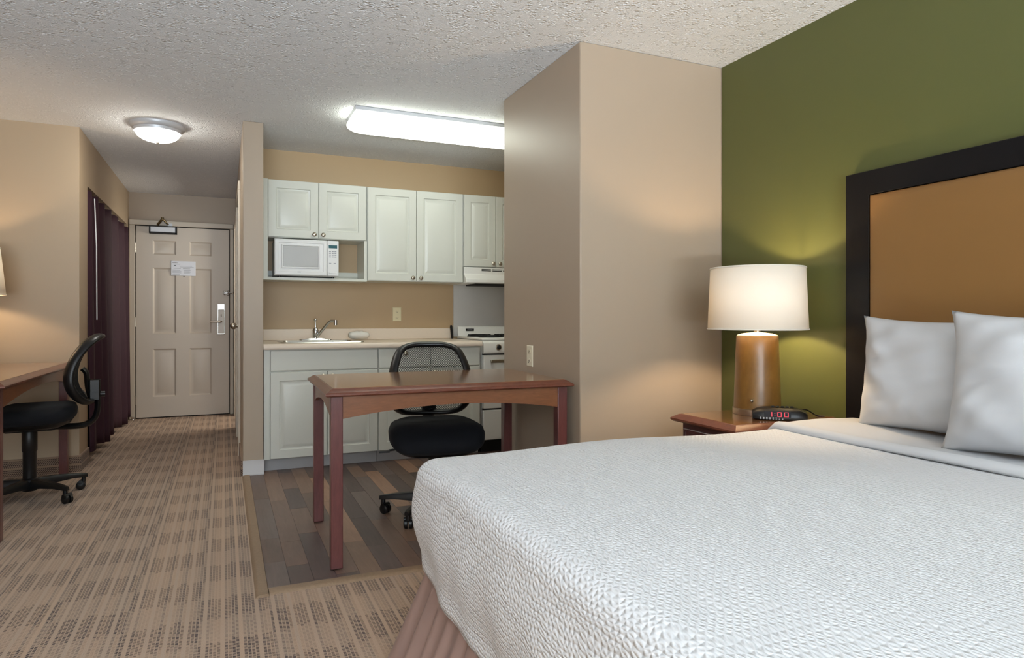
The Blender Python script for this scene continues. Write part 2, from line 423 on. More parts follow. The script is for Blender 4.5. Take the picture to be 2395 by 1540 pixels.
# kitchen floor: vinyl planks
XF0, YF0 = 0.15, 2.745
kf = struct(B(XF0, XG, YF0, YK, 0.0, 0.0012).build('floor_kitchen', M['darkgap']), 'dark brown wood-look plank floor of the kitchen', 'floor')
pw = 0.0915; x = XF0; ci = 0
meshcache = {}
while x < XG - 0.01:
    y = YF0 - random.uniform(0, 0.5)
    while y < 4.9:
        ln = random.choice([0.33, 0.46, 0.61, 0.61, 0.76, 0.92])
        y0, y1 = max(y, YF0), min(y + ln, 4.92)
        x1 = min(x + pw, XG - 0.002)
        inside_block = x > XP and y1 < YP1
        if y1 - y0 > 0.03 and not inside_block:
            if x + pw > XP + .002 and y0 < YP1:
                if x < XP: x1 = XP
                else: y0 = max(y0, YP1)
            key = (round(x1 - x, 4), round(y1 - y0, 4))
            if key not in meshcache:
                me = bpy.data.meshes.new('plank'); bm = bmesh.new()
                a, l = key; g = .0005
                vs = [bm.verts.new(p) for p in ((g, g, 0), (a - g, g, 0), (a - g, l - g, 0), (g, l - g, 0), (g, g, .004), (a - g, g, .004), (a - g, l - g, .004), (g, l - g, .004))]
                for f in ((4, 5, 6, 7), (0, 1, 5, 4), (1, 2, 6, 5), (2, 3, 7, 6), (3, 0, 4, 7), (3, 2, 1, 0)): bm.faces.new([vs[i] for i in f])
                bm.to_mesh(me); bm.free(); me.materials.append(M['plank']); meshcache[key] = me
            o = bpy.data.objects.new('plank', meshcache[key]); COL.objects.link(o); o.parent = kf; o.location = (x, y0, 0.0008 + random.uniform(0, .0004))
        y += ln
    x += pw
def strip_poly(a, b_, h): return [(a, 0), (a + .008, h * .75), (a + .018, h), (b_ - .004, h), (b_, .003), (b_, 0)]
struct(MB().prism([(v, z) for v, z in strip_poly(.108, .158, .011)], 'y', 2.69, YC - .012).build('trim_1', M['stripwood']), 'long tan transition strip between carpet and plank floor', 'trim')
struct(MB().prism([(v, z) for v, z in strip_poly(2.70, 2.752, .011)], 'x', .158, XP).build('trim_2', M['stripwood']), 'tan transition strip in front of the desk legs', 'trim')

# ------------------------------------------------------------------ six-panel and raised-panel doors
def ring(x0, x1, z0, z1, y): return [(x0, y, z0), (x1, y, z0), (x1, y, z1), (x0, y, z1)]
def raised_panel(mb, x0, x1, z0, z1, yf, steps, sgn=1):
    """nested rectangular loops; steps = [(inset, depth)], the front looks to -y"""
    return mb.loft([ring(x0 + i, x1 - i, z0 + i, z1 - i, yf + d) for i, d in steps], False, True)
def cab_door(name, x0, x1, z0, z1, yf, parent, mt, th=.019, rail=.058):
    mb = MB()
    st = [(0, th), (0, .003), (.003, 0), (rail, 0), (rail + .005, .008), (rail + .013, .010), (rail + .036, .002), (rail + .038, .0015)]
    raised_panel(mb, x0, x1, z0, z1, yf, st)
    return mb.build(name, mt, parent, smooth=True, angle=25)
def knob(x, z, yf, parent, mt=None):
    mb = MB(); prof = [(.006, 0), (.006, .010), (.0155, .016), (.0165, .021), (.013, .026), (.006, .0285)]
    n = 20
    mb.loft([[(x + r * math.cos(2 * PI * j / n), yf - d, z + r * math.sin(2 * PI * j / n)) for j in range(n)] for r, d in prof])
    return mb.build('knob', mt or M['nickel'], parent, smooth=True)

# entrance door
DX0, DX1, DZ = -0.852, 0.048, 2.035
d1 = sroot('door_1', (-.4, YD, 0), 'beige six-panel entrance door with notice and closer', 'door')
yf = YD - .035
mb = MB()
cw = .062
for (x0, x1, z0, z1) in ((DX0 - cw, DX0 - .006, 0, DZ + .006), (DX1 + .006, DX1 + .045, 0, DZ + .006), (DX0 - cw, DX1 + .045, DZ + .006, DZ + cw)):
    mb.box(x0, x1, YD - .05, YD + .0, z0, z1)
mb.build('casing', M['trimpaint'], d1, bevel=.006)
B(DX0 - .006, DX1 + .006, YD - .008, YD - .002, 0, DZ + .006).build('shadow_gap', M['darkgap'], d1)
leaf = MB()
px = [(-.695, -.475), (-.345, -.13)]
pz = [(1.735, 1.885), (.895, 1.595), (.225, .735)]
# stiles, rails and the six recessed panels
xs = [DX0, px[0][0], px[0][1], px[1][0], px[1][1], DX1]
zs = [0.012, pz[2][0], pz[2][1], pz[1][0], pz[1][1], pz[0][0], pz[0][1], DZ - .003]
for i in range(5):
    for j in range(7):
        if i in (1, 3) and j in (1, 3, 5): continue
        leaf.add(ring(xs[i], xs[i + 1], zs[j], zs[j + 1], yf), [(0, 1, 2, 3)])
leaf.box(DX0, DX1, yf + .012, yf + .03, .012, DZ - .003)
for (x0, x1) in ((DX0, DX0 + .001), (DX1 - .001, DX1)): leaf.box(x0, x1, yf, yf + .02, .012, DZ - .003)
leaf.box(DX0, DX1, yf, yf + .02, DZ - .004, DZ - .003)
lf = leaf.build('leaf', M['doorpaint'], d1, smooth=False)
for i, (x0, x1) in enumerate(px):
    for (z0, z1) in pz:
        mb = MB(); raised_panel(mb, x0, x1, z0, z1, yf, [(0, 0), (.006, .005), (.016, .009), (.024, .009), (.052, .002), (.054, .0015)])
        mb.build('door_panel', M['doorpaint'], lf, smooth=True, angle=20)
for z in (1.80, 1.02, .20):
    h = MB()
    for k in range(3): h.cyl((DX0 - .004, yf - .008, z - .05 + k * .034), (DX0 - .004, yf - .008, z - .05 + k * .034 + .032), .0085, n=10)
    h.box(DX0 - .02, DX0 + .002, yf - .004, yf + .001, z - .05, z + .05)
    h.build('hinge', M['nickel'], d1)
# closer
cl = B(-.715, -.475, yf - .075, yf, 1.965, 2.025).build('closer', M['alu'], d1, bevel=.006)
mb = MB().box(-.725, -.713, yf - .078, yf, 1.955, 2.03).box(-.477, -.465, yf - .078, yf, 1.955, 2.03).box(-.725, -.465, yf - .078, yf, 1.953, 1.966).box(-.725, -.465, yf - .07, yf, 2.024, 2.032)
mb.build('closer_edge', M['blackmatte'], cl)
mb = MB().tube([(-.645, yf - .05, 2.03), (-.645, yf - .05, 2.05), (-.60, yf - .09, 2.10)], .012, 8).tube([(-.60, yf - .09, 2.105), (-.555, yf - .03, 2.06), (-.54, YD - .045, 2.05)], .010, 8)
mb.cyl((-.60, yf - .09, 2.09), (-.60, yf - .09, 2.12), .014, n=12)
mb.build('closer_arm', M['gold'], cl)
B(-.553, -.51, YD - .062, YD - .05, 2.04, 2.068).build('arm_bracket', M['alu'], cl)
# lock plate, lever
lp = B(-.072, .004, yf - .012, yf, .88, 1.215).build('lock_plate', M['steel'], d1, bevel=.004)
B(-.064, -.002, yf - .03, yf - .012, .893, 1.155).build('lock_cover', mat('satin_lock_cover', (240, 238, 232), 0.35, 0.0), lp, bevel=.006)
mb = MB().tube([(-.034, yf - .03, 1.022), (-.034, yf - .065, 1.022), (-.05, yf - .075, 1.022), (-.115, yf - .07, 1.024), (-.145, yf - .068, 1.021)], [.011, .011, .012, .0105, .009], 12)
mb.build('lever', M['nickel'], lp)
mb = MB().sphere((-.033, yf - .031, 1.09), .011, 8, (.6, .4, 1.6)); mb.build('thumb_turn', M['nickel'], lp)
mb = MB().box(-.002, .03, yf - .012, yf, 1.325, 1.345).tube([(.0, yf - .02, 1.335), (.05, yf - .03, 1.335), (.085, yf - .04, 1.335)], .006, 8)
mb.sphere((.0, yf - .02, 1.348), .011, 6).sphere((.0, yf - .02, 1.322), .011, 6).sphere((.035, yf - .025, 1.353), .011, 6).sphere((.035, yf - .025, 1.317), .011, 6).sphere((.085, yf - .04, 1.335), .009, 6)
mb.build('swing_latch', M['chrome'], d1)
# notice
nt = thing('door_notice', 'white laminated notice sheet fixed to the entrance door', 'notice', (-.40, yf - .006, 1.52))
B(-.523, -.286, yf - .006, yf - .0005, 1.515, 1.672).build('sheet', M['paper'], nt, bevel=.002)
mb = MB(); md = MB()
yy = yf - .0066
for (x0, x1, z, t_) in ((-.51, -.455, 1.650, .004), (-.50, -.44, 1.636, .003), (-.44, -.32, 1.618, .003), (-.44, -.305, 1.607, .003), (-.50, -.43, 1.592, .003), (-.41, -.34, 1.590, .004), (-.51, -.44, 1.526, .003)):
    mb.box(x0, x1, yy, yy + .0004, z, z + t_)
for k in range(5): mb.box(-.51, -.425 - .01 * (k % 2), yy, yy + .0004, 1.545 + k * .008, 1.548 + k * .008)
for k in range(6): mb.box(-.40, -.335 - .008 * (k % 2), yy, yy + .0004, 1.538 + k * .008, 1.541 + k * .008)
mb.build('print', M['ink'], nt, smooth=False)['kind'] = 'stuff'
md.box(-.495, -.475, yy, yy + .0004, 1.620, 1.627).box(-.51, -.47, yy, yy + .0004, 1.656, 1.660); md.build('heading', M['inkdark'], nt, smooth=False)['kind'] = 'stuff'
mb = MB().cyl((-.40, yf - .004, 1.509), (-.40, yf, 1.509), .006, n=10); mb.build('pin', M['black'], nt)
# door stop
ds = tag(MB().lathe([(.022, 0), (.022, .006), (.014, .01), (.014, .025), (.017, .03), (.012, .036)], -.875, YD - .09, 16).build('door_stop', M['chrome'], None), 'small chrome floor door stop left of the entrance door', 'door stop')
# hallway side door in the dividing wall (almost edge-on)
d2 = sroot('door_2', (XH1, 6.0, 0), 'beige side door in the hallway seen almost edge-on', 'door')
mb = MB()
for (y0, y1, z0, z1) in ((5.50, 5.57, 0, 2.05), (6.38, 6.45, 0, 2.05), (5.50, 6.45, 2.05, 2.12)): mb.box(XH1 - .018, XH1 + .001, y0, y1, z0, z1)
mb.build('casing', M['trimpaint'], d2, bevel=.004)
B(XH1 - .006, XH1 + .001, 5.575, 6.375, .01, 2.045).build('leaf', M['doorpaint'], d2, bevel=.002)
mb = MB().cyl((XH1 - .006, 5.64, 1.0), (XH1 - .03, 5.64, 1.0), .012).sphere((XH1 - .048, 5.64, 1.0), .026, 10); mb.build('door_knob', M['nickel'], d2)
# ------------------------------------------------------------------ closet curtain
cu = thing('closet_curtain', 'dark plum pleated curtain hanging across the hallway closet', 'curtain', (XH0 - .03, 6.7, 0))
mb = MB(); ny = 340; nz = 24
cy0, cy1 = YO0 + .01, YO1 - .02
loops = []
def curt(yv, zf):
    u = (yv - cy0) / (cy1 - cy0)
    a = .030 + .018 * zf
    ph = 2 * PI * (u * 6.5 + .3 * math.sin(5 * u))
    xx = XH0 - .018 + a * math.sin(ph) + .012 * math.sin(2.3 * ph + 1) * zf + (.02 * zf * (1 - u))
    return xx
pts = []; 
for i in range(nz + 1):
    zf = 1 - i / nz
    row = []
    for j in range(ny + 1):
        yv = cy0 + (cy1 - cy0) * j / ny
        u = j / ny
        zt = 2.008 - .014 * abs(math.sin(PI * u * 6.5)); zb = .075 + .02 * math.sin(14 * u) - .05 * u
        row.append((curt(yv, zf), yv, zb + (zt - zb) * (1 - zf)))
    pts.append(row)
mb.loft(pts, False, False, closed=False)
c_ = mb.build('cloth', M['curtain'], cu, smooth=True, angle=80)
so = c_.modifiers.new('solid', 'SOLIDIFY'); so.thickness = .004
mb = MB().cyl((XH0 - .045, YO0, 2.012), (XH0 - .045, YO1, 2.012), .012); mb.build('rod', M['trimpaint'], cu)
for k in range(10):
    yv = cy0 + (cy1 - cy0) * (k + .25) / 9.5 * .98
    if yv > cy1: break
    mb = MB(); mb.tube([(XH0 - .04 + .015 * math.cos(a), yv, 2.0 + .024 * math.sin(a)) for a in [2 * PI * i / 16 for i in range(16)]], .0028, 6, closed=True); mb.build('ring', M['plastic_w'], cu)
mb = MB().tube([(XH0 + .035, YO0 + .06, 1.95), (XH0 + .045, YO0 + .075, 1.6), (XH0 + .045, YO0 + .095, 1.05)], .004, 8); mb.build('wand', M['plastic_w'], cu)

# ------------------------------------------------------------------ ceiling lights
cl1 = thing('ceiling_light', 'round flush dome ceiling light over the hallway', 'ceiling light', (-.42, 5.14, CEIL))
mb = MB().lathe([(.172, CEIL), (.172, CEIL - .012), (.160, CEIL - .030), (.150, CEIL - .034), (.146, CEIL - .052), (.138, CEIL - .055)], -.42, 5.14, 48); mb.build('pan', M['alu'], cl1)
prof = [(.135, CEIL - .054)] + [(.135 * math.cos(a), CEIL - .054 - .062 * math.sin(a)) for a in [PI / 2 * k / 10 for k in range(1, 10)]] + [(.005, CEIL - .1165)]
mb = MB().lathe(prof, -.42, 5.14, 40); mb.build('glass_dome', M['dome'], cl1)
mb = MB().lathe([(.01, CEIL - .114), (.01, CEIL - .121), (.005, CEIL - .128)], -.42, 5.14, 14); mb.build('finial', M['nickel'], cl1)
cl2 = thing('fluorescent_light', 'long white wraparound fluorescent light on the kitchen ceiling', 'ceiling light', (1.36, 4.33, CEIL))
LX0, LX1, LY0, LY1 = .735, 1.975, 4.165, 4.495
B(LX0 + .012, LX1 - .012, LY0 - .002, LY1 + .002, CEIL - .024, CEIL).build('pan', M['alu'], cl2, bevel=.003)
mb = MB(); loops = []
def rrect(x0, x1, y0, y1, r, z, n=8):
    L = []
    for cx, cy, a0 in ((x1 - r, y1 - r, 0), (x0 + r, y1 - r, PI / 2), (x0 + r, y0 + r, PI), (x1 - r, y0 + r, 1.5 * PI)):
        for k in range(n + 1):
            a = a0 + PI / 2 * k / n; L.append((cx + r * math.cos(a), cy + r * math.sin(a), z))
    return L
for ins, zz, rr in ((.014, .024, .03), (.004, .042, .06), (0, .055, .075), (.004, .072, .085), (.02, .086, .09), (.045, .094, .08), (.075, .097, .06)):
    loops.append(rrect(LX0 + ins, LX1 - ins, LY0 + ins * .8, LY1 - ins * .8, rr, CEIL - zz))
mb.loft(loops); mb.build('lens', M['lens'], cl2, smooth=True, angle=60)

# ------------------------------------------------------------------ kitchen
YU = 5.215     # face of the wall cabinets' doors
def wall_cab(name, label, x0, x1, z0, z1, doors, knobs, shelf=None):
    t = thing(name, label, 'cabinet', ((x0 + x1) / 2, YK, z0), group='white wall cabinets')
    yb = YU + .02
    mb = MB()
    if shelf is None:
        mb.box(x0, x1, yb, YK - .001, z0, z1)
        mb.build('body', M['cab'], t)
    else:
        zb = shelf
        mb.box(x0, x1, yb, YK - .001, z0, z1)              # closed upper part
        mb.build('body', M['cab'], t)
        xs_ = x0 + .032
        B(x0, xs_, yb - .018, YK - .001, zb, z0).build('side_panel', M['cab'], t)
        B(x1 - .022, x1, yb - .018, YK - .001, zb, z0).build('side_panel', M['cab'], t)
        B(xs_, x1 - .022, yb - .018, YK - .001, zb, zb + .02).build('bottom_shelf', M['cab'], t)
        B(xs_, x1 - .022, YK - .02, YK - .001, zb + .02, zb + .085).build('hanging_rail', M['cab'], t)
    for (a, b_, c, d_) in doors:
        dd = cab_door('cabinet_door', a, b_, c, d_, YU, t, M['cab'])
        for (kx, kz) in knobs:
            if a < kx < b_: knob(kx, kz, YU, dd)
    return t
ZT = 2.092
wc1 = wall_cab('wall_cabinet', 'short white two-door wall cabinet above the microwave shelf', .262, 1.024, 1.665, ZT + .004, [(.296, .656, 1.668, ZT), (.660, 1.018, 1.668, ZT)], [(.625, 1.695), (.69, 1.695)], shelf=1.347)
B(.262, .294, YU + .004, YU + .02, 1.347, ZT + .004).build('filler_strip', M['cab'], wc1)
wall_cab('wall_cabinet', 'tall white two-door wall cabinet right of the microwave', 1.027, 1.822, 1.355, ZT + .002, [(1.031, 1.421, 1.358, ZT), (1.425, 1.818, 1.358, ZT)], [(1.39, 1.385), (1.457, 1.385)])
wall_cab('wall_cabinet', 'narrow white wall cabinet above the range hood', 1.825, XG - .002, 1.49, ZT + .002, [(1.829, 2.112, 1.493, ZT), (2.116, XG - .004, 1.493, ZT)], [(2.085, 1.522), (2.147, 1.522)])

# range hood
rh = thing('range_hood', 'white range hood with vent slots above the stove', 'range hood', (2.11, YK, 1.35))
poly = [(YK - .002, 1.488), (YU + .004, 1.488), (YU + .004, 1.43), (YU - .05, 1.385), (YU - .05, 1.358), (YU - .04, 1.352), (YK - .002, 1.352)]
mb = MB().prism(poly, 'x', 1.829, XG - .003); mb.build('housing', M['appl'], rh, bevel=.004)
B(1.93, XG - .04, YU - .0, YK - .06, 1.340, 1.3525).build('filter', M['darkgap'], rh)
for k in range(4):
    x0 = 1.985 + k * .098
    for r_ in range(2):
        B(x0, x0 + .085, YU + .002, YU + .0045, 1.458 + r_ * .011, 1.464 + r_ * .011).build('vent_slot', M['darkgap'], rh)

# microwave
mw = thing('microwave', 'small white microwave oven on the open cabinet shelf', 'microwave', (.57, 5.35, 1.367))
MX0, MX1, MZ0, MZ1, MY = .338, .803, 1.379, 1.652, 5.185
B(MX0 + .004, MX1 - .002, MY + .025, MY + .30, MZ0, MZ1 - .003).build('body', M['plastic_w'], mw, bevel=.006)
XS = .716
mb = MB(); raised_panel(mb, MX0, XS, MZ0 + .004, MZ1, MY, [(0, .03), (0, .006), (.006, 0), (.026, .0), (.030, .004), (.042, .005), (.044, .005)])
dr = mb.build('door', M['plastic_w'], mw, smooth=True, angle=25)
mb = MB()
mb.box(MX0 + .062, XS - .066, MY + .001, MY + .0055, MZ0 + .068, MZ1 - .052); mb.build('window', M['glassdoor'], dr, bevel=.003)
mb = MB()
raised_panel(mb, MX0 + .05, XS - .054, MZ0 + .056, MZ1 - .040, MY - .003, [(0, .006), (.003, 0), (.008, 0), (.012, .006)])
mb.f.pop(); mb.build('window_frame', M['plastic_w'], dr, smooth=True, angle=25)
B(.50, .525, MY - .001, MY + .002, MZ0 + .026, MZ0 + .031).build('logo', M['ink'], dr, smooth=False)
cp = B(XS + .002, MX1, MY, MY + .03, MZ0 + .004, MZ1).build('control_panel', M['plastic_w'], mw, bevel=.004)
B(XS + .012, MX1 - .012, MY - .002, MY + .002, MZ1 - .058, MZ1 - .034).build('display', M['display'], cp, bevel=.001)
mb = MB()
for r_ in range(4):
    for c_ in range(3): mb.box(XS + .015 + c_ * .02, XS + .029 + c_ * .02, MY - .001, MY + .001, MZ1 - .086 - r_ * .0135, MZ1 - .079 - r_ * .0135)
for c_ in range(2): mb.box(XS + .015 + c_ * .034, XS + .031 + c_ * .034, MY - .001, MY + .001, MZ1 - .175, MZ1 - .170)
mb.build('keypad', M['ink'], cp, smooth=False)['kind'] = 'stuff'
B(XS + .014, MX1 - .014, MY - .004, MY + .002, MZ0 + .022, MZ0 + .036).build('door_button', M['plastic_w'], cp, bevel=.003)
for xx in (MX0 + .04, MX1 - .04):
    for yv in (MY + .05, MY + .27):
        mb = MB().lathe([(.013, 1.367), (.013, MZ0 + .001)], xx, yv, 12); mb.build('foot', M['black'], mw)

# base cabinets
YF = 4.815
def base_cab(label, x0, x1, drawers, doors, dk, kk):
    t = thing('base_cabinet', label, 'cabinet', ((x0 + x1) / 2, YK, 0.005), group='white base cabinets')
    B(x0, x1, YF + .019, YK - .001, .092, .846).build('body', M['cab'], t)
    B(x0, x1, YF + .07, YF + .09, .005, .092).build('toe_kick', M['toe'], t)
    for a, b_ in drawers:
        d = B(a, b_, YF, YF + .018, .697, .836).build('drawer_front', M['cab'], t, bevel=.004)
        if dk: knob((a + b_) / 2, .80, YF, d)
    for (a, b_), kx in zip(doors, kk):
        d = cab_door('cabinet_door', a, b_, .095, .688, YF, t, M['cab'])
        knob(kx, .655, YF, d)
    return t
bc = base_cab('white sink base cabinet with two doors below a plain panel', .246, 1.028, [(.289, 1.024)], [(.289, .664), (.669, 1.024)], False, (.635, .70))
B(.246, .284, YF + .006, YF + .019, .092, .846).build('filler_strip', M['cab'], bc)
base_cab('white base cabinet with two drawers right of the sink cabinet', 1.030, 1.828, [(1.033, 1.419), (1.424, 1.815)], [(1.033, 1.419), (1.424, 1.815)], True, (1.39, 1.455))
# worktop with sink cut-out
SX0, SX1, SY0, SY1 = .385, .93, 4.93, 5.36
ct = thing('countertop', 'cream laminate countertop with low backsplash over the base cabinets', 'countertop', (1.04, YK, .846))
mb = MB(); CZ0, CZ1 = .846, .884; CY = 4.79 + .012
for a in ((XC, SX0, CY, YK), (SX1, 1.83, CY, YK), (SX0, SX1, CY, SY0), (SX0, SX1, SY1, YK)): mb.box(*a, CZ0, CZ1)
mb.build('worktop', M['counter'], ct)
mb = MB().prism([(CY, CZ0), (CY, CZ1 - .001), (CY - .004, CZ1 - .004), (CY - .010, CZ1 - .012), (CY - .012, CZ0 + .008), (CY - .008, CZ0)], 'x', XC + .001, 1.83); mb.build('front_edge', M['counter'], ct, smooth=True, angle=60)
B(XC, 1.83, YK - .022, YK - .001, CZ1, .976).build('backsplash', M['counter'], ct, bevel=.005)
# sink
sk = thing('sink', 'stainless steel drop-in kitchen sink in the countertop', 'sink', ((SX0 + SX1) / 2, (SY0 + SY1) / 2, .884))
mb = MB()
L0 = rrect(SX0 - .02, SX1 + .02, SY0 - .02, SY1 + .05, .035, CZ1 + .0005); L1 = rrect(SX0 - .016, SX1 + .016, SY0 - .016, SY1 + .046, .033, CZ1 + .006)
L2 = rrect(SX0 + .012, SX1 - .012, SY0 + .012, SY1 - .03, .05, CZ1 + .005); L3 = rrect(SX0 + .018, SX1 - .018, SY0 + .018, SY1 - .036, .05, CZ1 - .01)
L4 = rrect(SX0 + .03, SX1 - .03, SY0 + .03, SY1 - .05, .05, CZ1 - .135); L5 = rrect(SX0 + .06, SX1 - .06, SY0 + .06, SY1 - .08, .04, CZ1 - .15)
mb.loft([L0, L1, L2, L3, L4, L5], False, True); mb.build('basin', M['steel'], sk, smooth=True, angle=50)
mb = MB().lathe([(.04, CZ1 - .1495), (.036, CZ1 - .146), (.02, CZ1 - .147)], .66, 5.13, 20); mb.build('drain', M['chrome'], sk)
# faucet
fx, fy, fz = .655, 5.375, CZ1 + .0055
fa = thing('faucet', 'chrome single-lever faucet with angled spout behind the sink', 'faucet', (fx, fy, fz))
mb = MB().loft([rrect(fx - .125, fx + .125, fy - .028, fy + .028, .027, fz), rrect(fx - .123, fx + .123, fy - .026, fy + .026, .025, fz + .006), rrect(fx - .06, fx + .06, fy - .022, fy + .022, .021, fz + .014)]); mb.build('base_plate', M['chrome'], fa, smooth=True)
mb = MB().lathe([(.024, fz + .01), (.023, fz + .045), (.0245, fz + .05), (.0235, fz + .078), (.017, fz + .092), (.009, fz + .1)], fx, fy, 24); mb.build('body', M['chrome'], fa, smooth=True)
mb = MB().tube([(fx, fy, fz + .095), (fx - .002, fy + .004, fz + .15)], [.006, .005], 10).sphere((fx - .002, fy + .004, fz + .158), .0125, 8); mb.build('lever', M['chrome'], fa, smooth=True)
mb = MB().tube([(fx + .01, fy - .008, fz + .03), (fx + .05, fy - .04, fz + .083), (fx + .085, fy - .075, fz + .135), (fx + .105, fy - .09, fz + .15), (fx + .135, fy - .11, fz + .148)], [.012, .0115, .011, .011, .0115], 12); mb.build('spout', M['chrome'], fa, smooth=True)
mb = MB().cyl((fx + .137, fy - .112, fz + .157), (fx + .137, fy - .112, fz + .118), .0135, n=16); mb.build('aerator', M['chrome'], fa)
# folded dish cloth
mb = MB(); loops = []
for k in range(9):
    xx = .905 + .16 * k / 8; e = math.sin(PI * min(1, (k + .6) / 8.8)) ** .35
    loops.append([(xx, 5.33 + .055 * math.cos(a) * e, CZ1 + .0075 + .034 + (.034 * e + .004 * math.sin(3 * k)) * math.sin(a) * (1 if abs(math.cos(a)) < .9 else .8)) for a in [2 * PI * j / 20 for j in range(20)]])
mb.loft(loops); 
o = mb.build('dish_cloth', M['towel'], None, smooth=True, angle=70); tag(o, 'folded white dish cloth lying beside the sink', 'cloth')
# wall outlets
def outlet(label, loc, axis, m1):
    t = thing('wall_outlet', label, 'outlet', loc, 0 if axis == 'y' else -PI / 2, world=False)
    mb = MB(); raised_panel(mb, -.036, .036, -.058, .058, -.007, [(0, .0068), (0, .003), (.004, 0), (.005, 0)]); mb.build('cover_plate', m1, t, smooth=True, angle=25)
    for z in (-.027, .027):
        mb = MB(); mb.loft([[(.0165 * math.cos(a), y_, z + .0145 * max(-.85, min(.85, math.sin(a)))) for a in [2 * PI * j / 24 for j in range(24)]] for y_ in (-.006, -.0095)])
        f_ = mb.build('socket', m1, t)
        mb = MB().box(-.009, -.006, -.0102, -.009, z - .005, z + .005).box(.005, .008, -.0102, -.009, z - .004, z + .004).cyl((0, -.0102, z - .009), (0, -.009, z - .009), .003, n=8); mb.build('slots', M['darkgap'], f_)
    return t
outlet('ivory wall outlet above the kitchen counter', (1.335, YK - .0005, 1.093), 'y', M['ivory'])
outlet('almond wall outlet on the partition above the desk', (XP - .0005, 3.33, .853), 'x', M['ivory2'])

# gas range
RX0, RX1, RY = 1.852, 2.362, 4.845
gr = thing('gas_range', 'narrow white gas range in the kitchen corner', 'stove', ((RX0 + RX1) / 2, 5.2, 0))
B(RX0, RX1, RY + .02, YK - .06, .10, .885).build('body', M['appl'], gr, bevel=.004)
B(RX0 + .005, RX1 - .005, RY + .05, YK - .08, .005, .10).build('kick_base', M['blackmatte'], gr)
ck = B(RX0 - .003, RX1 + .003, RY + .01, YK - .06, .885, .906).build('cooktop', M['appl'], gr, bevel=.006)
for gx in (RX0 + .135, RX1 - .135):
    for gy in (RY + .17, RY + .43):
        g = MB()
        for a in range(4):
            ca, sa = math.cos(a * PI / 2), math.sin(a * PI / 2)
            g.tube([(gx + ca * .02, gy + sa * .02, .921), (gx + ca * .1, gy + sa * .1, .921), (gx + ca * .105, gy + sa * .105, .908)], .005, 6)
        g.tube([(gx + .07 * math.cos(k * PI / 10), gy + .07 * math.sin(k * PI / 10), .921) for k in range(20)], .0045, 6, closed=True)
        g.tube([(gx + .1 * math.cos(k * PI / 10), gy + .1 * math.sin(k * PI / 10), .909) for k in range(20)], .006, 6, closed=True)
        gg = g.build('grate', M['blackmatte'], ck)
        mb = MB().lathe([(.035, .906), (.035, .912), (.028, .917)], gx, gy, 20); mb.build('burner_cap', M['blackmatte'], gg)
cpn = MB().prism([(RY + .02, .884), (RY - .012, .872), (RY - .020, .86), (RY - .022, .792), (RY - .014, .784), (RY + .02, .782)], 'x', RX0, RX1).build('control_panel', M['appl'], gr, bevel=.004)
for i in range(5):
    xx = RX0 + .125 + i * .088
    mb = MB(); n = 24
    for pr in ([(.024, 0), (.024, .004), (.020, .006)],):
        mb.loft([[(xx + r * math.cos(2 * PI * j / n), RY - .021 - d, .833 + r * math.sin(2 * PI * j / n)) for j in range(n)] for r, d in pr])
    kb = mb.build('knob', M['nickel'], cpn)
    mb = MB(); mb.loft([[(xx + r * math.cos(2 * PI * j / n), RY - .025 - d, .833 + r * math.sin(2 * PI * j / n)) for j in range(n)] for r, d in [(.016, 0), (.0155, .016), (.012, .018)]])
    mb.build('knob_cap', M['black'], kb)
od = B(RX0 + .003, RX1 - .003, RY - .012, RY + .02, .352, .772).build('oven_door', M['appl'], gr, bevel=.006)
mb = MB().box(RX0 + .06, RX0 + .075, RY - .045, RY - .012, .715, .735).box(RX1 - .075, RX1 - .06, RY - .045, RY - .012, .715, .735).box(RX0 + .05, RX1 - .05, RY - .055, RY - .038, .712, .738)
mb.build('door_handle', M['nickel'], od, bevel=.004)
B(RX0 + .003, RX1 - .003, RY - .008, RY + .02, .105, .34).build('broiler_drawer', M['appl'], gr, bevel=.006)
B(RX0 + .002, RX1 - .002, RY + .008, RY + .02, .34, .352).build('door_gap', M['blackmatte'], gr)
B(RX0 + .002, RX1 - .002, RY + .004, RY + .02, .772, .783).build('door_gap', M['blackmatte'], gr)
bg = MB().prism([(YK - .062, .906), (YK - .085, .906), (YK - .075, .985), (YK - .062, .99)], 'x', RX0, RX1).build('backguard', M['appl'], gr, bevel=.003)
B(RX0 + .07, RX0 + .145, YK - .0835, YK - .075, .95, .97).build('name_plate', M['black'], bg)
mb = MB()
for k in range(6): mb.box(RX0 + .084 + k * .008, RX0 + .090 + k * .008, YK - .0842, YK - .083, .957, .963)
mb.build('name_plate_print', M['ink'], bg, smooth=False)
sp = B(1.836, XG - .002, YK - .006, YK - .0005, .90, 1.35).build('splash_panel', mat('white_splash', (206, 204, 200), .35)); tag(sp, 'white splash panel on the wall behind the stove', 'panel')
# black handled lighter leaning at the end of the worktop
mb = MB().tube([(1.806, 5.455, .8845), (1.804, 5.457, .895), (1.798, 5.464, .985), (1.797, 5.465, 1.0)], [.010, .014, .015, .011], 10, flat=.8)
tag(mb.build('utensil_handle', M['black'], None, smooth=True), 'slim black handled utensil standing at the counter end beside the stove', 'utensil')

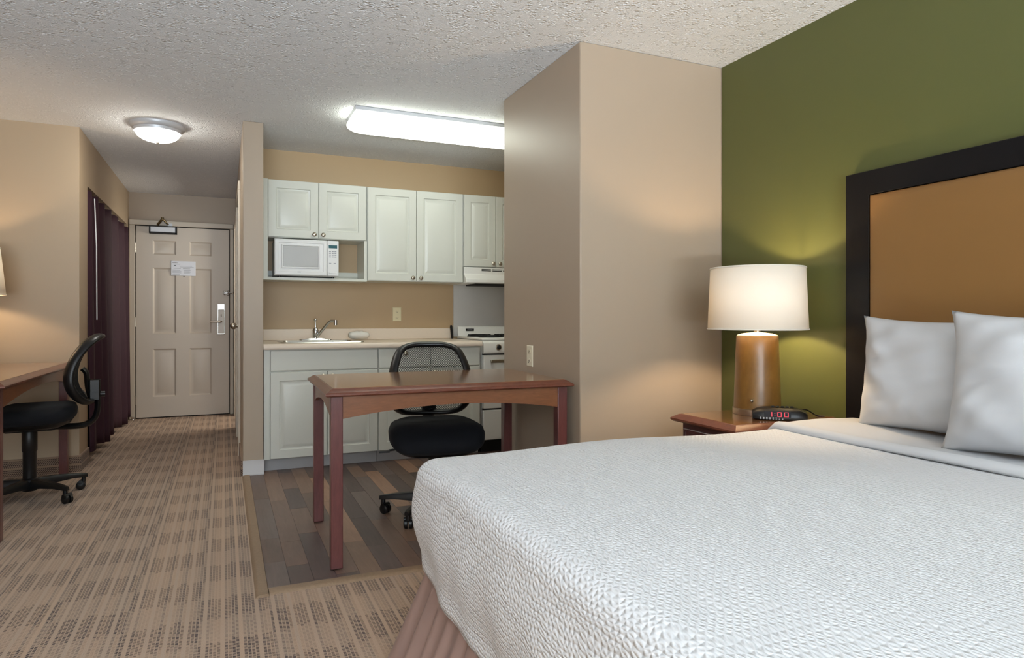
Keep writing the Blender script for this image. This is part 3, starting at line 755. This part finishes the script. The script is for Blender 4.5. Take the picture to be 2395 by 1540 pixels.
# ------------------------------------------------------------------ desks
def desk(label, loc, rz, W, D, Ht, group):
    t = thing('desk', label, 'desk', loc, rz, group, world=False)
    w2, d2 = W / 2, D / 2
    def rr(i, z): return [(-w2 + i, -d2 + i, z), (w2 - i, -d2 + i, z), (w2 - i, d2 - i, z), (-w2 + i, d2 - i, z)]
    mb = MB().loft([rr(.018, Ht - .034), rr(.006, Ht - .032), rr(0, Ht - .027), rr(0, Ht - .021), rr(.006, Ht - .016), rr(.010, Ht - .0145), rr(.026, Ht - .003), rr(.030, Ht - .001), rr(.034, Ht - .001)])
    tp = mb.build('top', M['molding'], t, smooth=True, angle=20)
    mb = MB().loft([rr(.035, Ht - .002), rr(.035, Ht), rr(.0355, Ht + .0005)]); mb.build('top_panel', M['desktop'], tp)
    lw = .05; ins = .025
    for sx in (-1, 1):
        for sy in (-1, 1):
            x0 = sx * (w2 - ins); x1 = sx * (w2 - ins - lw); y0 = sy * (d2 - ins); y1 = sy * (d2 - ins - lw)
            B(x0, x1, y0, y1, .004, Ht - .033).build('leg', M['legwood'], t, bevel=.003)
    def arch(a0, a1, h_end, h_mid, p, axis, mt, th=.02):
        n = 24; L = []
        top = [(a0, Ht - .034), (a1, Ht - .034)]
        poly = [(a0 + (a1 - a0) * k / n, Ht - .034 - (h_mid + (h_end - h_mid) * (abs(2 * k / n - 1) ** 2))) for k in range(n + 1)]
        mb = MB()
        for k in range(n):
            (u0, z0), (u1, z1) = poly[k], poly[k + 1]
            for q in (p, p + th):
                pts = [(u0, Ht - .034), (u1, Ht - .034), (u1, z1), (u0, z0)]
                mb.add([((u, q, z) if axis == 'x' else (q, u, z)) for u, z in pts], [(0, 1, 2, 3)])
            mb.add([((u, q, z) if axis == 'x' else (q, u, z)) for u, z, q in ((u0, z0, p), (u1, z1, p), (u1, z1, p + th), (u0, z0, p + th))], [(0, 1, 2, 3)])
        return mb.build('apron', mt, t)
    e = w2 - ins - lw
    arch(-e, e, .095, .055, -d2 + ins + .004, 'x', M['apron']); arch(-e, e, .095, .055, d2 - ins - .024, 'x', M['apron'])
    e = d2 - ins - lw
    arch(-e, e, .095, .050, -w2 + ins + .004, 'y', M['apron_y']); arch(-e, e, .095, .050, w2 - ins - .024, 'y', M['apron_y'])
    return t
desk('reddish wooden writing desk with arched apron standing in the kitchen nook', (.968, 3.205, .005), math.radians(-1.2), 1.155, .80, .762, 'wooden desks')
desk('wooden desk with arched apron against the left wall, cut by the frame', (-1.345, 4.58, 0), 0, .80, 1.56, .762, 'wooden desks')

# ------------------------------------------------------------------ office chairs
def office_chair(label, loc, rz, lift, base_rot):
    t = thing('office_chair', label, 'chair', loc, rz, 'black mesh office chairs', world=False)
    # base
    mb = MB().lathe([(.035, .05), (.045, .07), (.045, .115), (.034, .125)], 0, 0, 20); mb.build('hub', M['black'], t)
    for k in range(5):
        a = base_rot - rz + k * 2 * PI / 5; ca, sa = math.cos(a), math.sin(a)
        loops = []
        for f, hw, z0, z1 in ((.035, .030, .062, .118), (.12, .026, .075, .117), (.22, .021, .080, .108), (.285, .018, .076, .098), (.305, .010, .074, .094)):
            L = []
            for (u, z) in ((-hw, z0), (hw, z0), (hw, z0 + (z1 - z0) * .6), (hw * .6, z1), (-hw * .6, z1), (-hw, z0 + (z1 - z0) * .6)):
                L.append((ca * f - sa * u, sa * f + ca * u, z))
            loops.append(L)
        lg = MB().loft(loops).build('base_leg', M['black'], t, smooth=True, angle=40)
        cxp, cyp = ca * .285, sa * .285
        mb = MB().cyl((cxp, cyp, .08), (cxp, cyp, .045), .012, n=12)
        ang = a + 1.1 + .9 * k; wx, wy = math.cos(ang), math.sin(ang); bx_, by_ = -wy, wx
        ccx, ccy = cxp + bx_ * .015, cyp + by_ * .015
        for s_ in (-1, 1):
            p0 = Vector((ccx + wx * s_ * .005, ccy + wy * s_ * .005, .026)); p1 = Vector((ccx + wx * s_ * .024, ccy + wy * s_ * .024, .026))
            mb.tube([p0, p0.lerp(p1, .7), p1], [.026, .026, .018], 18)
        mb.tube([Vector((ccx + bx_ * .0 + wx * s_ * .024, ccy + wy * s_ * .024, .045)) for s_ in (-1, 1)], .013, 10)
        mb.build('caster', M['black'], lg, smooth=True)
    sh = .40 + lift
    mb = MB().lathe([(.034, .11), (.034, .11 + (sh - .11) * .50), (.038, .11 + (sh - .11) * .52), (.039, sh - .05), (.03, sh - .03)], 0, 0, 20); mb.build('gas_lift', M['black'], t)
    # seat
    def srr(hx, hy, z, drop, n=14):
        L = []
        for k in range(4 * n):
            a = 2 * PI * k / (4 * n); c, s_ = math.cos(a), math.sin(a)
            x_ = hx * math.copysign(abs(c) ** .55, c); y_ = hy * math.copysign(abs(s_) ** .55, s_)
            x_ *= 1 + .05 * (-y_ / hy)
            zz = z - drop * smoothstep(.3, 1.0, -y_ / .24) * .05 + .012 * drop * smoothstep(.4, 1.0, y_ / .24)
            L.append((x_, y_, zz))
        return L
    lv = [(.20, .19, sh + .010, .8), (.235, .22, sh + .013, 1), (.248, .235, sh + .035, 1), (.25, .237, sh + .06, 1), (.24, .228, sh + .085, 1), (.21, .20, sh + .1, .9), (.15, .14, sh + .104, .6), (.06, .06, sh + .102, .2)]
    mb = MB().loft([srr(*q) for q in lv]); mb.build('seat', M['fabric'], t, smooth=True, angle=80)
    mb = MB().loft([srr(.17, .16, sh - .022, .5), srr(.215, .205, sh - .008, .9), srr(.232, .218, sh + .012, 1)]); mb.build('seat_pan', M['black'], t, smooth=True, angle=50)
    B(-.085, .085, -.12, .13, sh - .042, sh - .01).build('tilt_mechanism', M['blackmatte'], t, bevel=.012)
    mb = MB().tube([(-.07, -.02, sh - .028), (-.2, -.03, sh - .03), (-.25, -.035, sh - .035)], .006, 8).box(-.30, -.245, -.05, -.02, sh - .044, sh - .034); mb.build('lever', M['black'], t)
    mb = MB().cyl((-.0, .10, sh - .05), (0, .10, sh - .02), .024, n=14); mb.build('tension_knob', M['black'], t)
    # back
    zb0, zh = .515 + lift, .392
    def yb(tt, x_):
        y_ = .195 + (.115 * ((tt - .38) / .62) ** 2 if tt > .38 else .06 * ((.38 - tt) / .38) ** 2)
        return y_ - .04 * (x_ / .22) ** 2 + .04
    half = [(0, 0), (.10, .0), (.165, .035), (.205, .14), (.222, .32), (.216, .55), (.196, .76), (.165, .92), (.10, .99), (0, 1.0)]
    out = half + [(-x_, z_) for x_, z_ in reversed(half[1:-1])]
    oc = catmull([(x_, z_, 0) for x_, z_ in out], 6)
    ring_pts = [(p.x, yb(p.y, p.x), zb0 + p.y * zh) for p in oc]
    mb = MB().tube(ring_pts, .0165, 12, closed=True, flat=1.9); mb.build('back_frame', M['black'], t, smooth=True, angle=70)
    poly = [(p.x * .97, p.y) for p in oc]
    def inside(x_, z_):
        c = False; j = len(poly) - 1
        for i in range(len(poly)):
            if (poly[i][1] > z_) != (poly[j][1] > z_) and x_ < (poly[j][0] - poly[i][0]) * (z_ - poly[i][1]) / (poly[j][1] - poly[i][1]) + poly[i][0]: c = not c
            j = i
        return c
    vs = {}; fs = []; V_ = []
    cs = .0068
    def vid(i, j):
        if (i, j) not in vs:
            x_ = i * cs; z_ = j * cs / zh
            vs[(i, j)] = len(V_); V_.append((x_, yb(min(1, max(0, z_)), x_), zb0 + z_ * zh))
        return vs[(i, j)]
    for i in range(-36, 37):
        for j in range(0, int(zh / cs) + 1):
            if (i + j) % 2 == 0 and inside(i * cs, j * cs / zh):
                fs.append((vid(i - 1, j), vid(i, j - 1), vid(i + 1, j), vid(i, j + 1)))
    mb = MB(); mb.add(V_, fs); mp = mb.build('mesh_panel', M['blackmatte'], t, smooth=False)
    wf = mp.modifiers.new('wire', 'WIREFRAME'); wf.thickness = .0036; wf.use_even_offset = False; wf.use_boundary = True
    # spine
    pts = catmull([(0, .10, sh - .028), (0, .25, sh - .035), (0, .315, sh - .005), (0, .338, sh + .06), (0, .338, sh + .16), (0, .338, sh + .24)], 6, False)
    mb = MB().tube(pts, .018, 10, flat=1.9); mb.build('back_post', M['black'], t, smooth=True, angle=60)
    y1 = yb(.0, 0)
    pts = catmull([(0, yb(.02, 0) + .02, zb0 - .03 * zh), (0, yb(.2, 0) + .04, zb0 + .2 * zh), (0, yb(.42, 0) + .045, zb0 + .42 * zh), (0, yb(.5, 0) + .02, zb0 + .5 * zh)], 6, False)
    mb = MB().tube(pts, .016, 10, flat=2.2).box(-.04, .04, .30, .345, sh + .12, sh + .24); mb.build('back_bracket', M['black'], t, smooth=True, angle=60)
    mb = MB().cyl((0, .35, sh + .15), (0, .378, sh + .15), .018, n=14); mb.build('height_knob', M['black'], t)
    return t
office_chair('black mesh-back office chair tucked behind the desk by the kitchen', (1.045, 3.45, .005), math.radians(-10), -.005, math.radians(153))
office_chair('black mesh-back office chair seen from the side at the left desk', (-1.05, 4.70, 0), math.radians(-81), .045, math.radians(30))

# ------------------------------------------------------------------ table lamps
def table_lamp(label, loc, base_h, r0, r1, sh_r0, sh_r1, sh_h, power, group):
    t = thing('table_lamp', label, 'lamp', loc, 0, group, world=False)
    mb = MB().lathe([(r0 + .003, 0), (r0 + .004, .003), (r0 + .004, .026), (r0, .028)], 0, 0, 48); mb.build('base_band', M['nickel'], t)
    mb = MB().lathe([(r0, .028), (r0 - (r0 - r1) * .3, base_h * .35), (r0 - (r0 - r1) * .65, base_h * .7), (r1, base_h - .006), (r1 - .003, base_h - .001)], 0, 0, 48); mb.build('body', M['lampbase'], t, smooth=True, angle=60)
    mb = MB().lathe([(r1 - .003, base_h - .001), (r1 * .7, base_h + .006), (.03, base_h + .010), (.016, base_h + .012)], 0, 0, 40); mb.build('cap', mat('cream_cap', (226, 206, 160), .4), t)
    mb = MB().lathe([(.014, base_h + .008), (.014, base_h + .05), (.018, base_h + .055), (.018, base_h + .10), (.012, base_h + .105)], 0, 0, 16); mb.build('socket', M['nickel'], t)
    mb = MB().sphere((0, 0, base_h + .15), .028, 10, (1, 1, 1.25)); mb.build('bulb', emis('lit_bulb', (255, 224, 182), power), t)
    z0, z1 = base_h + .022, base_h + .022 + sh_h
    mb = MB().lathe([(sh_r0, z0), (sh_r1, z1)], 0, 0, 64, False, False); shd = mb.build('shade', M['shade'], t, smooth=True)
    so = shd.modifiers.new('solid', 'SOLIDIFY'); so.thickness = .002
    for r_, z_ in ((sh_r0, z0 + .004), (sh_r1, z1 - .004)):
        mb = MB(); mb.tube([(r_ * math.cos(2 * PI * k / 64), r_ * math.sin(2 * PI * k / 64), z_) for k in range(64)], .0035, 6, closed=True); mb.build('shade_rim', mat('rim_tape', (226, 218, 204), .8), shd, smooth=True)
    mb = MB()
    for k in range(3):
        a = 2 * PI * k / 3; mb.cyl((.01 * math.cos(a), .01 * math.sin(a), z1 - .03), (sh_r1 * math.cos(a), sh_r1 * math.sin(a), z1 - .008), .002, n=6)
    mb.cyl((0, 0, base_h + .1), (0, 0, z1 - .015), .003, n=6); mb.build('shade_spider', M['nickel'], t)
    mb = MB().cyl((-r0 * .78 - .001, -r0 * .55, .068), (-r0 * .78 - .016, -r0 * .55 - .012, .068), .006, n=10).sphere((-r0 * .78 - .02, -r0 * .55 - .015, .068), .007, 6); mb.build('switch', M['nickel'], t)
    return t
ZN = .645
lamp1 = table_lamp('amber brown table lamp with white drum shade on the nightstand', (2.14, 2.235, ZN), .345, .0985, .087, .209, .197, .272, 480, 'table lamps')
lamp2 = table_lamp('white-shaded table lamp on the left desk, cut off by the frame', (-1.475, 5.03, .7625), .42, .10, .085, .225, .195, .30, 300, 'table lamps')

# ------------------------------------------------------------------ nightstand
NX0, NX1, NY0, NY1 = 1.805, 2.395, 1.998, 2.405
ns = thing('nightstand', 'dark mahogany nightstand with moulded top beside the bed', 'nightstand', ((NX0 + NX1) / 2, (NY0 + NY1) / 2, 0))
def rz_(i, z): return [(NX0 + i, NY0 + i, z), (NX1 - i, NY0 + i, z), (NX1 - i, NY1 - i, z), (NX0 + i, NY1 - i, z)]
mb = MB().loft([rz_(.022, ZN - .036), rz_(.008, ZN - .034), rz_(0, ZN - .027), rz_(0, ZN - .020), rz_(.008, ZN - .014), rz_(.026, ZN - .003), rz_(.032, ZN - .001)])
tp = mb.build('top', M['molding'], ns, smooth=True, angle=20)
MB().loft([rz_(.033, ZN - .002), rz_(.033, ZN - .0005)]).build('top_panel', M['desktop'], tp)
B(NX0 + .04, NX1 - .02, NY0 + .035, NY1 - .035, .06, ZN - .036).build('body', M['nsbody'], ns, bevel=.003)
B(NX0 + .06, NX1 - .03, NY0 + .05, NY1 - .05, 0, .06).build('plinth', M['nsbody'], ns)
for z0, z1 in ((.40, .585), (.21, .385), (.075, .20)):
    mb = MB(); y0, y1 = NY0 + .055, NY1 - .055; xf = NX0 + .026
    mb.loft([[(xf + d, y0 + i, z0 + i), (xf + d, y1 - i, z0 + i), (xf + d, y1 - i, z1 - i), (xf + d, y0 + i, z1 - i)] for i, d in ((0, .014), (0, .002), (.004, 0), (.014, 0), (.017, .004), (.028, .004), (.038, 0), (.039, 0))], False, True)
    dw = mb.build('drawer', M['nsbody'], ns, smooth=True, angle=20)
    mb = MB().tube([(xf, (y0 + y1) / 2, (z0 + z1) / 2), (xf - .02, (y0 + y1) / 2, (z0 + z1) / 2)], .007, 10).sphere((xf - .026, (y0 + y1) / 2, (z0 + z1) / 2), .014, 8); mb.build('drawer_knob', M['gold'], dw)
# end panels with a raised field (the far end faces the partition wall)
mb = MB(); x0, x1, z0, z1 = NX0 + .075, NX1 - .06, .10, ZN - .07
raised_panel(mb, x0, x1, z0, z1, NY0 + .033, [(0, .002), (.004, 0), (.012, 0), (.016, .002)]); mb.build('end_panel', M['nsbody'], ns)

# alarm clock
ac = thing('alarm_clock', 'black digital alarm clock with red digits on the nightstand', 'clock', (2.105, 2.075, ZN), math.radians(-40), world=False)
mb = MB(); loops = []
for k in range(13):
    xx = -.105 + .21 * k / 12; e = (1 - abs(xx / .108) ** 3.2) ** .5
    L = []
    for (y_, z_) in ((-.048, .004), (-.05, .012), (-.042, .036), (-.020, .048), (.02, .050), (.045, .040), (.05, .012), (.046, .003)):
        L.append((xx, y_ * (.55 + .45 * e), .003 + (z_ - .003) * (.45 + .55 * e)))
    loops.append(L)
mb.loft(loops); cb = mb.build('case', M['black'], ac, smooth=True, angle=50)
MB().prism([(-.0525, .014), (-.046, .0375), (-.044, .0375), (-.0505, .014)], 'x', -.062, .040).build('display_window', mat('dark_red_window', (14, 5, 8), .45, spec=.2), cb)
# seven segment digits 1:00
dg = MB()
def seg(x0, x1, v0, v1):
    def P(x_, v): f = v / 1.0; return (x_, -.0531 + f * .0065, .014 + f * .0235)
    dg.add([P(x0, v0), P(x1, v0), P(x1, v1), P(x0, v1)], [(0, 1, 2, 3)])
def digit(x_, segs):
    w_, tk = .017, .0035
    for s_ in segs:
        {'a': lambda: seg(x_, x_ + w_, .80, .90), 'g': lambda: seg(x_, x_ + w_, .45, .55), 'd': lambda: seg(x_, x_ + w_, .10, .20),
         'f': lambda: seg(x_, x_ + tk, .5, .9), 'e': lambda: seg(x_, x_ + tk, .1, .5), 'b': lambda: seg(x_ + w_ - tk, x_ + w_, .5, .9), 'c': lambda: seg(x_ + w_ - tk, x_ + w_, .1, .5)}[s_]()
digit(-.048, 'bc'); digit(-.012, 'abcdef'); digit(.014, 'abcdef'); seg(-.0225, -.0195, .62, .72); seg(-.0225, -.0195, .28, .38)
dg.build('digits', M['red'], cb, smooth=False)
mb = MB()
for r_ in range(2):
    for k in range(8): mb.box(-.078 + k * .012, -.073 + k * .012, -.0515, -.045, .0055 + r_ * .005, .0075 + r_ * .005)
mb.build('dial_marks', M['alu'], cb, smooth=False)['kind'] = 'stuff'
mb = MB()
for k in range(5): mb.box(-.03 + k * .018, -.018 + k * .018, -.006, .006, .0495, .0545)
mb.build('top_buttons', M['blackmatte'], cb, bevel=.0015)
pts = catmull([(.06, .04, .015), (.085, .075, .03), (.12, .11, .028), (.16, .125, .004), (.19, .12, .003)], 6, False)
MB().tube(pts, .0028, 8).build('cord', M['black'], ac, smooth=True)

# ------------------------------------------------------------------ headboard and bed
hb = thing('headboard', 'dark framed headboard with caramel padded panel on the green wall', 'headboard', (XG, 1.18, .30))
HX = 2.368; HY0, HY1, HZ = .385, 1.975, 1.655
fw = .108
iz = HZ - fw + .012
MB().prism([(HY0, .32), (HY0, HZ), (HY1, HZ), (HY1, .32), (HY1 - fw, .32), (HY1 - fw, iz), (HY0 + fw, iz), (HY0 + fw, .32)], 'x', HX, XG - .001).build('frame', M['hbframe'], hb, bevel=.003)
mb = MB(); y0, y1, z0, z1 = HY0 + fw, HY1 - fw, .32, HZ - fw + .012
mb.loft([[(HX + d, y0 + i, z0 + i), (HX + d, y1 - i, z0 + i), (HX + d, y1 - i, z1 - i), (HX + d, y0 + i, z1 - i)] for i, d in ((.002, .035), (.002, .008), (.005, .001), (.012, -.004), (.03, -.008), (.08, -.010))], False, True)
mb.build('padded_panel', M['uphol'], hb, smooth=True, angle=60)

BX0, BX1, BY0, BY1, BZ = .515, 2.36, .42, 1.965, .645
bed = thing('bed', 'large bed with white textured coverlet and taupe bed skirt', 'bed', ((BX0 + BX1) / 2, (BY0 + BY1) / 2, 0))
B(BX0 + .06, BX1 - .005, BY0 + .06, BY1 - .06, .16, BZ - .05).build('mattress', M['linen'], bed, bevel=.05, seg=4)
def rr_len(x0, x1, y0, y1, r, n_side, n_c):
    """rounded rect outline with outward normals, even along the sides"""
    P = []
    cs_ = [((x1 - r, y0 + r), -PI / 2), ((x1 - r, y1 - r), 0), ((x0 + r, y1 - r), PI / 2), ((x0 + r, y0 + r), PI)]
    for q in range(4):
        (cx_, cy_), a0 = cs_[q]
        for k in range(n_c): 
            a = a0 + PI / 2 * k / n_c; P.append((cx_ + r * math.cos(a), cy_ + r * math.sin(a), math.cos(a), math.sin(a)))
        a = a0 + PI / 2
        (nx_, ny_), _ = cs_[(q + 1) % 4]
        sx_, sy_ = cx_ + r * math.cos(a), cy_ + r * math.sin(a); ex_, ey_ = nx_ + r * math.cos(a), ny_ + r * math.sin(a)
        for k in range(n_side): 
            f = k / n_side; P.append((sx_ + (ex_ - sx_) * f, sy_ + (ey_ - sy_) * f, math.cos(a), math.sin(a)))
    return P
out = rr_len(BX0, BX1, BY0, BY1, .085, 70, 14)
cxm, cym = (BX0 + BX1) / 2, (BY0 + BY1) / 2
loops = []; uvs = []
def top_z(x_, y_):
    return BZ + .006 * math.sin(3.1 * x_ + 1.3) * math.sin(2.7 * y_) + .004 * math.sin(7 * x_ + 3 * y_)
R = .055
for lev in range(0, 26):           # the flat top, from the middle outward
    f = .02 + .98 * lev / 25
    L = []
    for (x_, y_, nx_, ny_) in out:
        xi, yi = x_ - nx_ * R, y_ - ny_ * R
        px_, py_ = cxm + (xi - cxm) * f, cym + (yi - cym) * f
        L.append((px_, py_, top_z(px_, py_))); uvs.append((px_, py_))
    loops.append(L)
hem = .298
for lev in range(1, 9):            # rolled edge
    a = PI / 2 * lev / 8; L = []
    for (x_, y_, nx_, ny_) in out:
        o_ = R * math.sin(a); dz = R * (1 - math.cos(a)); s_ = R * a
        px_, py_ = x_ - nx_ * R + nx_ * o_, y_ - ny_ * R + ny_ * o_
        L.append((px_, py_, top_z(px_, py_) - dz)); uvs.append((x_ - nx_ * R + nx_ * s_, y_ - ny_ * R + ny_ * s_))
    loops.append(L)
nd = 16
for lev in range(1, nd + 1):       # hanging drop
    f = lev / nd; L = []
    for i, (x_, y_, nx_, ny_) in enumerate(out):
        s_ = R * PI / 2 + (BZ - R - hem) * f
        run = x_ * 1.7 + y_ * 1.3
        fold = .008 * math.sin(run * 9) + .004 * math.sin(run * 23 + 1)
        bulge = .020 * math.sin(PI * min(1, f * 1.25)) - .012 * f
        o_ = bulge + fold * f
        cr = math.exp(-((x_ - BX0) ** 2 + (y_ - BY1) ** 2) / .03)
        z_ = BZ - R - (BZ - R - hem - .04 * cr) * f + .010 * math.sin(run * 6 + 2) * f
        L.append((x_ + nx_ * o_, y_ + ny_ * o_, z_)); uvs.append((x_ - nx_ * R + nx_ * s_, y_ - ny_ * R + ny_ * s_))
    loops.append(L)
L = []
for (p, (x_, y_, nx_, ny_)) in zip(loops[-1], out):
    L.append((p[0] - nx_ * .012, p[1] - ny_ * .012, p[2] - .004)); uvs.append((x_, y_))
loops.append(L)
mb = MB().loft(loops, True, False); mb.build('coverlet', M['coverlet'], bed, smooth=True, uv=uvs, angle=80)
# bed skirt
out2 = rr_len(BX0 + .03, BX1 - .03, BY0 + .03, BY1 - .03, .05, 150, 24)
loops = []
ns_ = len(out2)
acc = [0.0]
for i in range(1, ns_): acc.append(acc[-1] + math.hypot(out2[i][0] - out2[i - 1][0], out2[i][1] - out2[i - 1][1]))
for lev in range(13):
    f = lev / 12; L = []
    for i, (x_, y_, nx_, ny_) in enumerate(out2):
        s_ = acc[i]
        g = max(0.0, f - .24) / .76
        am = .004 + .017 * g
        fl = .115 * max(0.0, -nx_) + .02 * abs(ny_)
        o_ = am * (math.sin(s_ * 66 + 2.4 * math.sin(s_ * 7)) + .5 * math.sin(s_ * 37 + 1) + .3 * math.sin(s_ * 143 + 2) * (1 - .4 * f)) * (0.3 if nx_ > .5 else 1) + fl * g ** 1.05
        L.append((x_ + nx_ * o_, y_ + ny_ * o_, .40 - .392 * f))
    loops.append(L)
mb = MB().loft(loops, False, False); sk_ = mb.build('bed_skirt', M['skirt'], bed, smooth=True, angle=80)
# turned-down sheet at the head
mb = MB(); loops = []
prof = []
Rr = .06; yo = BY1 + .012
for k in range(7): prof.append((yo + .004, .40 + (BZ - Rr - .40) * k / 6))
for k in range(1, 9):
    a = PI / 2 * k / 8; prof.append((yo - Rr + Rr * math.cos(a), BZ + .018 - Rr + Rr * math.sin(a) - .002))
for k in range(1, 30): prof.append((yo - Rr - (yo - Rr - (BY0 + .05)) * k / 29, BZ + .016))
for k in range(1, 9):
    a = PI / 2 + PI / 2 * k / 8; prof.append((BY0 + .05 + .06 * math.cos(a), BZ + .018 - Rr + Rr * math.sin(a)))
prof.append((BY0 - .012, .42))
def edge(y_): return 1.905 + .028 * (y_ - 1.05) / .9 + .004 * math.sin(9 * y_)
nx = 16
for k in range(nx + 1):
    f = k / nx; L = []
    for (y_, z_) in prof:
        xe = edge(y_)
        x_ = xe + (2.35 - xe) * f
        lip = .008 * math.exp(-((f - .06) / .07) ** 2) - .014 * max(0, 1 - f / .03)
        L.append((x_, y_, z_ + (lip if z_ > BZ - .03 else 0) + .004 * math.sin(11 * x_ + 5 * y_) * (1 if z_ > BZ else 0)))
    loops.append(L)
mb.loft(loops, False, False, closed=False)
sf = mb.build('turned_down_sheet', M['linen'], bed, smooth=True, angle=80)
so = sf.modifiers.new('solid', 'SOLIDIFY'); so.thickness = .012; so.offset = -1

# pillows
def pillow(label, cx_, cy_, rz_tilt, lean, W_, H_, T_, seed):
    rnd = random.Random(seed)
    n = 44; V_ = []; F_ = []
    for side in (1, -1):
        for i in range(n + 1):
            for j in range(n + 1):
                u = -1 + 2 * i / n; v = -1 + 2 * j / n
                ear = (abs(u) * abs(v)) ** 5
                x_ = u * W_ / 2 * (1 - .075 * (1 - v * v) * abs(u) ** 2 + .012 * ear)
                z_ = v * H_ / 2 * (1 - .105 * (1 - u * u) * abs(v) ** 2 + .02 * ear)
                th = T_ / 2 * ((1 - abs(u) ** 2.6) ** .62) * ((1 - abs(v) ** 2.6) ** .62)
                q = max(abs(u), abs(v))
                wr = .004 * math.sin(9 * u + 4 * v + seed) + .003 * math.sin(15 * v - 7 * u + 2 * seed) + .006 * math.sin(15 * u * v + seed)
                wr += .004 * smoothstep(.35, .7, q) * (1 - smoothstep(.8, .97, q)) * math.sin(11 * math.atan2(v, u) + 3 * math.sin(5 * u + seed)) 
                y_ = -side * (th + wr * min(1, 1.3 * th / T_ * 2) ** 1.5)
                sag = .022 * (1 - v) if side == 1 else 0
                V_.append((x_, y_ - sag * (th / (T_ / 2)), z_ + H_ / 2))
    N = (n + 1) ** 2
    def idx(s_, i, j): return (0 if s_ == 1 else N) + i * (n + 1) + j
    for s_ in (1, -1):
        for i in range(n):
            for j in range(n): F_.append((idx(s_, i, j), idx(s_, i + 1, j), idx(s_, i + 1, j + 1), idx(s_, i, j + 1)))
    mb = MB(); mb.add(V_, F_)
    o = mb.build('pillow', M['linen'], None, smooth=True, angle=180)
    bm = bmesh.new(); bm.from_mesh(o.data); bmesh.ops.remove_doubles(bm, verts=bm.verts, dist=.0008); bmesh.ops.recalc_face_normals(bm, faces=bm.faces); bm.to_mesh(o.data); bm.free(); o.data.shade_smooth()
    o.location = (cx_, cy_, BZ + .008); o.rotation_euler = (-lean, 0, -PI / 2 + rz_tilt)
    return tag(o, label, 'pillow', 'pillows against the headboard')
pillow('white pillow leaning on the headboard nearest the lamp', 2.225, 1.465, 0, math.radians(5), .67, .418, .18, 1)
pillow('white pillow in front, overlapping the other and cut by the frame', 2.085, 1.03, math.radians(4), math.radians(8), .68, .435, .19, 4)
